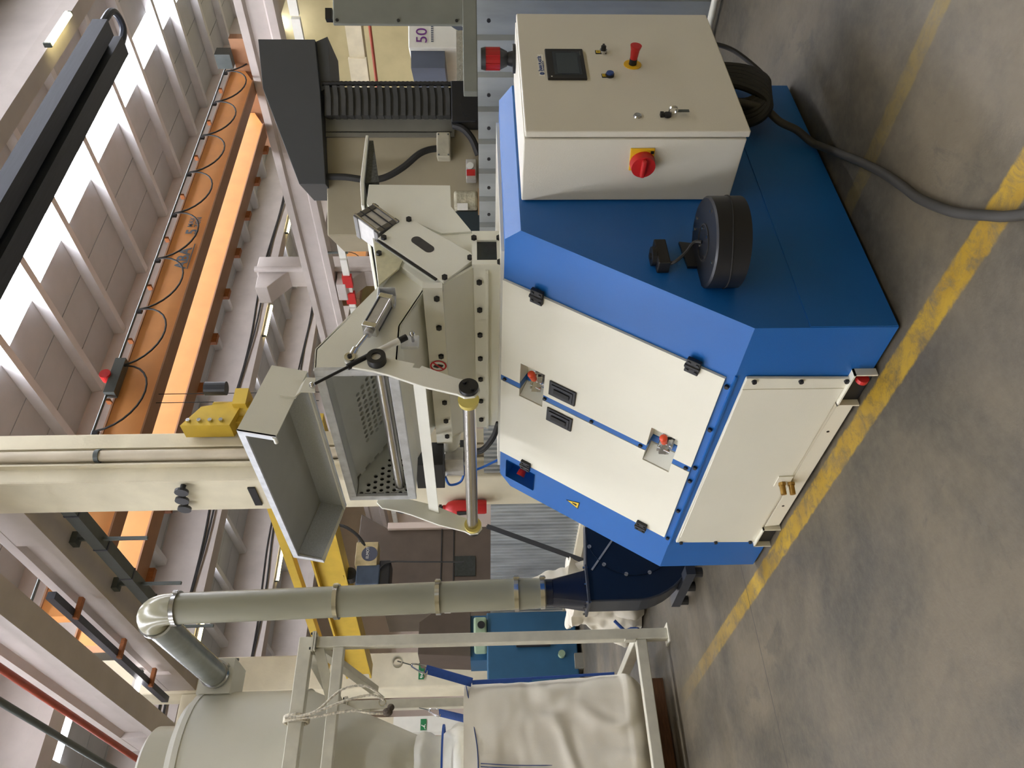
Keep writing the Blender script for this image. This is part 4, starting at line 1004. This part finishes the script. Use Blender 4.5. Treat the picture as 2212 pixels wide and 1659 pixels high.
MB().bar((XF1 + .03, YF0 + .12, 2.66), (XF1 - .10, YF0 + .75, 2.30), .05, .07).build('brace', frame_paint, fr_)
MB().bar((XF1, YF0 + .04, 2.64), (XF1 - .42, YF0 + .1, 2.50), .03, .07).build('brace', frame_paint, fr_)
for x in (.30, -.95):
    MB().ring((x, 4.02, 2.06), (x, 4.06, 2.06), .03, .04).build('hook_ring', frame_paint, fr_)
# rope tied over the top beam
rp = thing('tie_rope', 'white speckled rope looped over the frame top beams', 'rope', (-.1, 3.86, 2.1))
MB().tube([(-.13, 3.86, 2.80), (-.10, 3.84, 2.6), (.04, 3.82, 2.42), (.06, 3.82, 2.25), (-.02, 3.84, 2.12)], .009, 7, sub=8).build('rope_strand', rope, rp, smooth=True)
MB().tube([(-.13, 3.86, 2.80), (-.11, 3.84, 2.62), (-.04, 3.82, 2.40), (-.0, 3.83, 2.22), (-.03, 3.84, 2.12)], .009, 7, sub=8).build('rope_strand', rope, rp, smooth=True)
MB().tube([(-.14, 3.86, 2.80), (-.13, 3.85, 2.6), (-.10, 3.84, 2.35), (-.12, 3.84, 2.2), (-.12, 3.85, 2.12)], .009, 7, sub=8).build('rope_strand', rope, rp, smooth=True)
for k in range(4): MB().tube([V((-.14 + .012 * k, 3.94 + .075 * math.cos(a), 2.74 + .085 * math.sin(a))) for a in [i * 2 * math.pi / 14 for i in range(15)]], .010, 7).build('rope_wrap', rope, rp, smooth=True)
MB().sphere((-.11, 3.86, 2.09), .030, (1, 1, 1.2)).sphere((-.08, 3.86, 2.07), .026).build('rope_knot', M('dark_rope_end', (92, 82, 70), .9, var=.5, scale=70), rp, smooth=True)
MB().ring((-.045, 3.85, 2.13), (-.045, 3.87, 2.13), .02, .027).build('steel_ring', chrome, rp, smooth=True)

def bag(name, label, c, hx, hy, z0, z1, seed, prof, mat=bagm, parent=None, nz=40, nk=72, amp=.018, ex=4.0, group=None):
    mb = MB(); rings = []
    for j in range(nz + 1):
        f = j / nz; z = z0 + (z1 - z0) * f
        k_ = prof(f)
        ring = []
        for k in range(nk):
            a = 2 * math.pi * k / nk; c_, s_ = math.cos(a), math.sin(a)
            e = (abs(c_) ** ex + abs(s_) ** ex) ** (-1 / ex)
            x, y = hx * k_ * e * c_, hy * k_ * e * s_
            d = noise.noise(V((x * 3.2 + seed, y * 3.2, z * 2.6))) * amp * 1.6 + noise.noise(V((x * 9 + seed, y * 9, z * 5))) * amp * .8 + abs(noise.noise(V((x * 5, y * 5 + seed, z * 11)))) * amp * .6
            ring.append(mb.v((c[0] + x + d * c_, c[1] + y + d * s_, z + abs(noise.noise(V((x * 4, y * 4, seed)))) * amp * (1 if j == nz else .3))))
        rings.append(ring)
    for j in range(nz):
        for k in range(nk): mb.bm.faces.new([rings[j][k], rings[j][(k + 1) % nk], rings[j + 1][(k + 1) % nk], rings[j + 1][k]])
    mb.bm.faces.new(rings[0][::-1]); mb.bm.faces.new(rings[-1])
    return mb.build(name, mat, parent, smooth=True, label=label if parent is None else None, cat='bag' if parent is None else None)
hb_ = thing('bulk_bag', 'full white woven bulk bag hanging in the stand by blue straps', 'bag', (sx, 4.72, .13))
bag('bag_body', None, (-.33, 4.62), .505, .555, .123, 1.56, 3.0, lambda f: (.72 + .36 * math.sin(min(1, f / .16) * HP)) if f < .16 else 1.08 - .095 * f, parent=hb_, nz=70, nk=120, amp=.010, ex=7)
bag('liner_neck', None, (-.34, 4.62), .33, .33, 1.55, 1.93, 9.0, lambda f: 1 - .35 * f + .10 * math.sin(f * 9), linerm, hb_, 24, 60, .035, 2.2)
MB().ring((-.34, 4.62, 1.72), (-.34, 4.62, 1.735), .31, .325, 30).build('tie_ribbon', strap, hb_)
MB().tube([(-.62, 4.36, 1.74), (-.6, 4.3, 1.70), (-.56, 4.28, 1.66), (-.5, 4.27, 1.58)], .01, 6, sub=4).build('ribbon_tail', strap, hb_)
def loop(x, y, xa, ya, za):
    p0, p1 = V((x, y, 1.50)), V((xa, ya, za))
    MB().bar(V((x + .01, y - .005, 1.05)), p0, .03, .012, up=(.6, .8, 0)).build('seam_strap', strap, hb_)
    MB().bar(p0, p0 + (p1 - p0) * .62, .065, .02, up=(.6, .8, 0)).build('lift_loop', strap, hb_, bevel=.004)
    q0, q1 = p0 + (p1 - p0) * .60, p0 + (p1 - p0) * .80
    MB().tube([q0 + V((.02, 0, 0)), q0 + V((.03, 0, .02)), q1 + V((.012, 0, 0)), q1, q1 + V((-.012, 0, 0)), q0 + V((-.03, 0, .02)), q0 + V((-.02, 0, 0)), q0 + V((.02, 0, 0))], .006, 7, sub=3).build('carabiner', chrome, hb_, smooth=True)
    MB().tube([q1, p1], .004, 6).build('wire', greyp, hb_)
loop(.150, 4.095, .30, 4.02, 2.06); loop(.15, 5.14, .36, 5.46, 2.0); loop(-.80, 4.095, -.95, 4.02, 2.06)
MB().bar((.185, 4.085, .42), (.165, 4.09, 1.1), .018, .008, up=(.6, .8, 0)).build('seam_strap', strap, hb_)

MB().tube([(.13, 4.085, 1.545), (-.1, 4.07, 1.50), (-.35, 4.062, 1.46), (-.6, 4.07, 1.47), (-.8, 4.085, 1.54)], .004, 5, sub=5).build('seam_thread', navyprint, hb_)
for k in range(2): MB().tube([(-.42 - .02 * k, 4.055, 1.44), (-.44 - .02 * k, 4.05, 1.2), (-.45 - .02 * k, 4.045, .9)], .003, 5, sub=4).build('seam_thread', navyprint, hb_)
pl = thing('pallet', 'brown wooden pallet under the hanging bag', 'pallet', (-.3, 4.6, 0))
for y in (4.34, 4.64, 4.98): B((-.85, y, .0), (.22, y + .10, .10)).build('bearer', wood, pl)
for k in range(6): B((-.85 + k * .19, 4.36, .10), (-.70 + k * .19, 5.08, .122)).build('plank', wood, pl)

wb = thing('bulk_bag', 'crumpled empty white bulk bag on the floor behind the blower', 'bag', (1.15, 4.75, 0))
bag('bag_body', None, (1.15, 4.85), .34, .42, .01, .62, 21.0, lambda f: .98 - .25 * f + .12 * math.sin(f * 7), parent=wb, nz=30, nk=70, amp=.07, ex=2.6)
bag('bag_flap', None, (1.14, 4.62), .20, .10, .45, .98, 31.0, lambda f: 1.0 - .55 * f, parent=wb, nz=24, nk=50, amp=.05, ex=2.4)
MB().bar((1.08, 4.60, .80), (1.06, 4.58, .99), .06, .012, up=(1, 0, 0)).build('lift_loop', strap, wb)
MB().tube([(1.02, 4.42, .50), (.98, 4.38, .38), (.90, 4.36, .22), (.84, 4.42, .06), (.92, 4.5, .03)], .014, 7, sub=5).build('lift_loop', strap, wb, smooth=True)
MB().tube([(.80, 4.62, .28), (.70, 4.66, .16), (.78, 4.78, .05), (.84, 4.90, .2)], .014, 7, sub=5).build('lift_loop', strap, wb, smooth=True)

# ================================================================ FIRE EXTINGUISHER, SIGNS
fe = thing('fire_extinguisher', 'red fire extinguisher hung on the near column', 'extinguisher', (2.71, 6.0, 1.36))
MB().lathe([(0, 1.36), (.075, 1.36), (.082, 1.38), (.082, 1.74), (.06, 1.80), (.028, 1.83), (.028, 1.86), (0, 1.86)], (2.71, 6.0), 28).build('cylinder', red_pl, fe, smooth=True)
MB().bar((2.70, 5.93, 1.885), (2.70, 6.06, 1.90), .02, .03).cyl((2.71, 6.0, 1.85), (2.71, 6.0, 1.89), .02).build('valve', black_metal, fe)
MB().tube([(2.69, 6.06, 1.88), (2.68, 6.12, 1.80), (2.68, 6.11, 1.62), (2.68, 6.08, 1.48)], .012, 7, sub=5).build('hose', rubber, fe, smooth=True)
B((2.626, 5.96, 1.58), (2.632, 6.03, 1.70)).build('label', black, fe)
def exit_sign(x0, x1, y, z0, z1, label, arrow):
    t = thing('exit_sign', label, 'sign', ((x0 + x1) / 2, y, z0))
    p = B((x0, y, z0), (x1, y + .012, z1)).build('plate', exitg, t)
    h = z1 - z0; xm = x0 + (x1 - x0) * .30
    MB().sphere((xm + .03, y - .002, z0 + h * .78), h * .09).build('figure_head', paper, p)
    MB().bar((xm, y - .001, z0 + h * .2), (xm + .02, y - .001, z0 + h * .65), .004, h * .16, up=(1, 0, 0)).bar((xm - .05, y - .001, z0 + h * .15), (xm, y - .001, z0 + h * .4), .004, h * .1, up=(1, 0, 0)).bar((xm + .01, y - .001, z0 + h * .35), (xm + .05, y - .001, z0 + h * .15), .004, h * .1, up=(1, 0, 0)).build('figure', paper, p)
    if arrow: MB().prism([(x0 + .015, z0 + h * .5), (x0 + .04, z0 + h * .8), (x0 + .04, z0 + h * .58), (x0 + .075, z0 + h * .58), (x0 + .075, z0 + h * .42), (x0 + .04, z0 + h * .42), (x0 + .04, z0 + h * .2)], 'Y', y - .002, y).build('arrow', paper, p)
exit_sign(2.93, 3.23, 12.82, 2.54, 2.64, 'long green exit sign with arrow on the farther column', True)

# white door frame and wall stub behind the hanging bag
dw = thing('door_frame', 'white door frame behind the hanging bag', 'door frame', (2.2, 15, 0))
B((2.55, 14.98, 0), (2.86, 15.25, 3.3)).build('jamb', white_pl, dw); B((-.6, 14.98, 3.3), (2.86, 15.25, 3.75)).build('lintel', concrete, dw)
exit_sign(2.58, 2.80, 14.96, 2.62, 2.74, 'small green sign on the white door frame', False)

# ================================================================ YELLOW JIB CRANE AND HOIST
jb = thing('jib_crane', 'yellow jib crane arm mounted on the near column', 'crane', (3.7, 6, 3.4))
J0, J1 = V((3.78, 5.6, 3.45)), V((2.98, 12.45, 3.45)); jd = (J1 - J0).normalized(); js = jd.cross(V((0, 0, 1)))
def jbar(z0, z1, wd, name, f0=0.0, f1=1.0, mat=jiby): MB().bar(J0 + (J1 - J0) * f0 + V((0, 0, (z0 + z1) / 2)), J0 + (J1 - J0) * f1 + V((0, 0, (z0 + z1) / 2)), wd, z1 - z0).build(name, mat, jb)
jbar(0, .03, .26, 'bottom_flange'); jbar(.03, .42, .10, 'web'); jbar(.42, .45, .26, 'top_flange'); jbar(.72, .84, .14, 'tie_beam', 0, .96)
jbar(.45, .72, .10, 'stiffener', .40, .42); jbar(.45, .72, .10, 'stiffener', .62, .64)
B((3.46, 5.30, 3.2), (3.56, 6.2, 4.6)).build('column_plate', jiby, jb)
MB().prism([(3.36, 4.74), (3.62, 4.56), (3.70, 4.1), (3.36, 4.2)], 'Y', 5.22, 5.45).build('bracket', jiby, jb)
MB().cyl((3.64, 5.34, 3.5), (3.64, 5.34, 4.45), .11, n=20).build('pivot', jiby, jb, smooth=True)
B((3.6, 5.15, 4.05), (3.82, 5.45, 4.2)).build('arm_root', jiby, jb)
MB().cyl((3.86, 5.2, 4.32), (3.86, 5.2, 4.56), .08).build('slew_motor', black_metal, jb)
for z in (4.3, 4.42, 4.54, 4.66): put('jibbolt', lambda m: m.cyl((0, 0, 0), (0, 0, .03), .025, n=6), chrome, 'bolt', jb, (3.42, 5.22, z), (0, -1, 0))
ho = thing('electric_hoist', 'electric hoist with cream control box under the yellow jib arm', 'hoist', (3.3, 9.0, 2.5))
B((3.40, 8.93, 3.0), (3.78, 9.2, 3.33)).build('control_box', M('dirty_cream', (190, 172, 128), .6, var=.25, scale=9), ho, bevel=.01)
MB().ring((3.58, 8.925, 3.12), (3.58, 8.929, 3.12), .005, .12, 30).build('round_label', M('label_slate', (70, 74, 90), .5, var=.05), ho)
text('ELMOT', .06, (3.50, 8.922, 3.13), FACE_MY, paper, 'lettering', ho, .001)
B((3.10, 8.95, 2.95), (3.42, 9.25, 3.30)).build('hoist_body', M('hoist_blue', (70, 84, 104), .5, .2, var=.2, scale=8), ho, bevel=.02)
MB().cyl((3.35, 9.1, 3.42), (3.35, 9.25, 3.42), .10).build('trolley_wheel', black_metal, ho)
B((3.05, 8.98, 2.80), (3.5, 9.3, 2.97)).build('drum_cover', black_metal, ho, bevel=.02)
MB().tube([(3.72, 8.95, 3.2), (3.9, 8.9, 3.35), (4.05, 8.9, 3.6), (4.0, 8.9, 3.9)], .025, 7, sub=5).build('supply_cable', rubber, ho, smooth=True)
MB().tube([(3.35, 8.95, 2.95), (3.45, 8.95, 2.8), (3.42, 8.9, 2.4), (3.4, 8.9, 1.7)], .012, 6, sub=4).build('pendant_cable', rubber, ho, smooth=True)

# ================================================================ MACHINES BEYOND THE FENCES
# press with the dark hood, turned to face the aisle (local x to the viewer's right, local y away)
AZ = math.atan2(-.618, .786)
pr_ = thing('press_machine', 'beige press with dark hood and black bellows behind the fence', 'machine', (-1.693 + 6.4 * .618, -1.872 + 6.4 * .786, 0), rotz=AZ)
MB().prism([(2.838, 3.184), (2.838, 2.724), (2.427, 2.688), (1.654, 2.652), (1.655, 2.866), (2.437, 3.150)], 'Y', -.02, .55).build('hood', gunmetal, pr_, bevel=.004)
MB().prism([(2.838, 2.722), (2.878, 2.63), (2.484, 2.606), (2.43, 2.686)], 'Y', .02, .50).build('hood_underside', gunmetal, pr_)
B((2.839, .08, 2.80), (2.845, .40, 3.08)).build('hood_vent', beige_d, pr_)
bw = thing('x', None, None, (0, 0, 0)); bpy.data.objects.remove(bw)
bl_parent = B((2.23, .02, 1.62), (2.462, .30, 2.66)).build('bellows_core', bellow, pr_)
for k in range(17):
    z = 1.63 + k * .061
    MB().prism([(2.225, z), (2.385, z), (2.47, z + .012), (2.47, z + .05), (2.385, z + .036), (2.225, z + .036)], 'Y', .0, .32).build('bellows_fold', bellow, bl_parent)
MB().tube([V((2.49 + .004 * (i % 2), .02, 2.68 - i * .018)) for i in range(60)], .020, 7).build('ribbed_hose', black, pr_)
B((2.08, .10, 1.60), (2.24, .35, 2.67)).build('slide_rail', beige_d, pr_)
B((1.26, .12, 0), (2.15, .9, 2.67)).build('press_body', beige, pr_, bevel=.01)
B((2.115, .10, 1.62), (2.125, .13, 2.67)).build('groove', black, pr_)
B((2.15, -.06, 1.41), (2.49, .25, 1.62)).build('slide_block', black_metal, pr_, bevel=.01)
MB().cyl((2.3, -.07, 1.40), (2.3, .2, 1.40), .14, n=24).build('drive_wheel', black, pr_)
jbx = B((1.876, -.02, 1.63), (2.083, .12, 1.745)).build('junction_box', M('dirty_white_box', (176, 170, 150), .6, var=.2, scale=9), pr_, bevel=.012)
for x in (1.895, 2.062):
    for z in (1.648, 1.727): put('jbscrew', lambda m: m.cyl((0, 0, 0), (0, 0, .004), .007, n=8), greyp, 'screw', jbx, (x, -.02, z), (0, -1, 0))
MB().tube([(1.733, .05, 2.66), (1.725, .03, 2.5), (1.70, .02, 2.32), (1.717, .02, 2.177), (1.801, .02, 2.025), (1.905, .02, 1.90), (1.95, .04, 1.82), (1.97, .06, 1.74)], .028, 9, sub=6).build('flexible_hose', rubber, pr_, smooth=True)
MB().tube([(2.14, 0, 1.60), (2.10, -.03, 1.52), (2.02, -.02, 1.45), (1.9, 0, 1.40)], .03, 9, sub=5).build('flexible_hose', rubber, pr_, smooth=True)
vb = B((1.69, -.02, 1.42), (1.86, .10, 1.505)).build('valve_unit', alu, pr_, bevel=.006)
MB().cyl((1.80, -.025, 1.47), (1.80, -.04, 1.47), .028).build('gauge', white_pl, vb)
B((1.72, -.03, 1.43), (1.77, -.01, 1.50)).build('red_valve', red_pl, vb)
# grey guard panel nearer, top right
gp_ = thing('guard_panel', 'grey steel guard panel at the upper right above the fence', 'panel', (-1.693 + 5.75 * .618, -1.872 + 5.75 * .786, 0), rotz=AZ)
B((2.67, 0, 1.50), (3.9, .03, 2.46)).build('panel', guard, gp_, bevel=.008)
for x, z in ((2.70, 2.43), (2.70, 1.98), (2.70, 1.55)): put('gpb', lambda m: m.cyl((0, 0, 0), (0, 0, .006), .012, n=8), black_metal, 'bolt', gp_, (x, 0, z), (0, -1, 0))
B((2.155, -.05, 1.40), (3.9, .05, 1.505)).build('lower_rail', guard, gp_, bevel=.006)
B((3.0, .1, 0), (3.9, .7, 1.42)).build('cabinet', guard, gp_)
B((2.72, .02, 2.47), (2.80, .08, 2.52)).build('lock', black_metal, gp_)
# white machining centre with the round window and the 50 logo
cn = thing('machining_centre', 'white machining centre with 50 logo seen beyond the guard panel', 'machine', (-1.693 + 13 * .618, -1.872 + 13 * .786, 0), rotz=AZ)
B((5.65, 0, 0), (8.2, 1.6, 2.55)).build('enclosure', white_pl, cn, bevel=.02)
B((5.36, .12, 1.95), (5.66, 1.5, 2.52)).build('side_panel', bluepaint_d, cn)
MB().ring((6.35, -.01, 1.55), (6.35, .03, 1.55), .36, .44, 40).build('window_ring', bluepaint_d, cn)
text('50', .26, (5.72, -.012, 2.24), FACE_MY, violet, 'lettering', cn, .002)
for k in range(8): B((5.75 + k * .035, -.003, 2.13), (5.772 + k * .035, .001, 2.17)).build('small_print', bluepaint_d, cn)
B((5.1, .4, 0), (5.65, 1.2, 1.5)).build('chip_box', cardb, cn)
dpz = thing('checker_plate', 'bright diamond pattern checker plate below the white machine', 'panel', (-1.693 + 8.2 * .618, -1.872 + 8.2 * .786, 0), rotz=AZ)
B((3.17, 0, 1.38), (3.75, .03, 1.62)).build('plate', diamond, dpz)
MB_d = MB()
for i in range(15):
    for j in range(6):
        x = 3.19 + i * .038; z = 1.395 + j * .038; s = 1 if (i + j) % 2 else -1
        MB_d.bar((x - .012, -.001, z - .012 * s), (x + .012, -.001, z + .012 * s), .008, .006, up=(0, 0, 1))
MB_d.build('tread_pattern', diamond, dpz, kind='stuff')
B((3.17, .1, 0), (3.75, .5, 1.38)).build('machine_base', bluem, dpz)
# wrapped package with papers and dark crate, behind the fence by the hopper
pk_ = thing('wrapped_package', 'plastic wrapped package with papers behind the ribbed fence', 'package', (-1.693 + 6.15 * .618, -1.872 + 6.15 * .786, 0), rotz=AZ)
B((1.39, 0, 1.41), (1.545, .25, 1.60)).build('package', wrap, pk_, bevel=.02)
B((1.385, -.006, 1.49), (1.44, -.001, 1.575)).build('papers', paper, pk_)
B((1.35, .0, 0), (1.56, .25, 1.41)).build('support', cardb, pk_)
B((1.15, .02, 0), (1.38, .28, 1.60)).build('dark_crate', M('dark_teal_crate', (34, 48, 54), .6, var=.15), pk_)
# brown cabinet machine behind the corrugated fence
bm_ = thing('brown_machine', 'tall dark brown machine panels behind the corrugated fence', 'machine', (4.55, 11.4, 0))
MB().prism([(3.6, 3.15), (3.6, 0), (5.09, 0), (5.09, 3.16), (5.40, 3.66), (4.76, 3.68), (4.0, 3.15)], 'Y', 11.0, 12.2).build('panel_body', browns, bm_, bevel=.01)
for z in (2.15, 1.93): B((4.02, 10.985, z), (5.08, 11.0, z + .02)).build('panel_seam', black_metal, bm_)
B((4.12, 10.98, 1.55), (4.5, 11.0, 1.92)).build('window', windowg, bm_)
B((5.05, 10.93, 1.90), (5.17, 11.1, 3.15)).build('white_post', pinkwall, bm_)
B((3.62, 10.97, 2.3), (3.98, 11.0, 2.8)).build('brown_board', M('brown_board', (130, 108, 88), .7, var=.2, scale=5), bm_)
B((3.66, 10.95, 1.95), (3.90, 10.99, 2.25)).build('warning_board', rust, bm_)
for k in range(6): B((3.80, 10.95, 1.5 + .02 * k), (3.86, 10.99, 1.51 + .02 * k)).build('switch', white_pl, bm_)
bb = thing('blue_machine', 'blue steel machine base left of the duct', 'machine', (2.3, 9.6, 0))
B((1.55, 9.28, .06), (2.76, 10.1, 1.37)).build('base_body', bluem, bb, bevel=.02)
B((2.22, 9.22, .45), (2.36, 9.27, .95)).build('door_bar', black_metal, bb, bevel=.01)
MB().cyl((2.10, 9.2, .30), (2.10, 9.27, .30), .05).build('knob', greenm, bb)
B((1.9, 9.2, .0), (2.1, 9.5, .12)).build('floor_box', beige_d, bb)
gh = B((2.35, 9.22, 1.37), (2.68, 9.9, 1.56)).build('green_head', greenm, bb, bevel=.03)
MB().cyl((2.55, 9.2, 1.45), (2.55, 9.225, 1.45), .055, n=24).build('bore', black, gh)
bh = thing('brown_hood', 'rusty brown sheet hood above the pale green machine head', 'hood', (2.8, 10, 1.6))
MB().prism([(2.35, 1.62), (3.05, 1.62), (3.06, 2.2), (2.9, 2.42), (2.4, 2.42)], 'Y', 9.95, 10.6).build('hood', browns, bh, bevel=.005)
B((2.3, 10.0, 0), (3.0, 10.5, 1.62)).build('stand', bluem, bh)
# far beyond: yellowish hall seen between the guard panel and the bellows
t = thing('runway_beam', 'distant yellow-lit concrete runway beam beyond the press', 'beam', (27, 10, 5.4))
MB().prism([(27.0, 6.35), (27.6, 6.35), (27.6, 5.75), (27.0, 5.75)], 'Y', 2, 34).build('web', concrete, t)  # cream concrete chosen to carry the yellow lamp light in its colour
for k in range(8): B((26.9, 3.2 + k * 3.6, 5.70), (27.05, 4.5 + k * 3.6, 6.40)).build('end_block', concrete, t)
MB().cyl((26.5, 2, 5.35), (26.5, 34, 5.35), .06, n=8).build('red_pipe', redp, label='distant red pipe under the yellow-lit beam', cat='pipe')
column(28, 11.5, 28.7, 12.2, ZB, 'distant beige column beyond the press and guard panel')
column(28, 5.2, 28.7, 5.9, ZB, 'distant beige column hidden by the guard panel edge')
lamp(25.5, 12.9, ZB - .13, 2.4, 'distant hall lamp lighting the far bay behind the guard panel')

sa = thing('steel_angle', 'dark steel angle bar leaning in front of the corrugated fence', 'bar', (1.9, 5.7, 0))
MB().bar((1.62, 5.5, 0), (2.28, 5.66, 1.36), .05, .008, up=(.6, .8, 0)).build('flange', black_metal, sa)
MB().bar((1.64, 5.53, 0), (2.30, 5.69, 1.36), .008, .06, up=(.6, .8, 0)).build('flange', black_metal, sa)
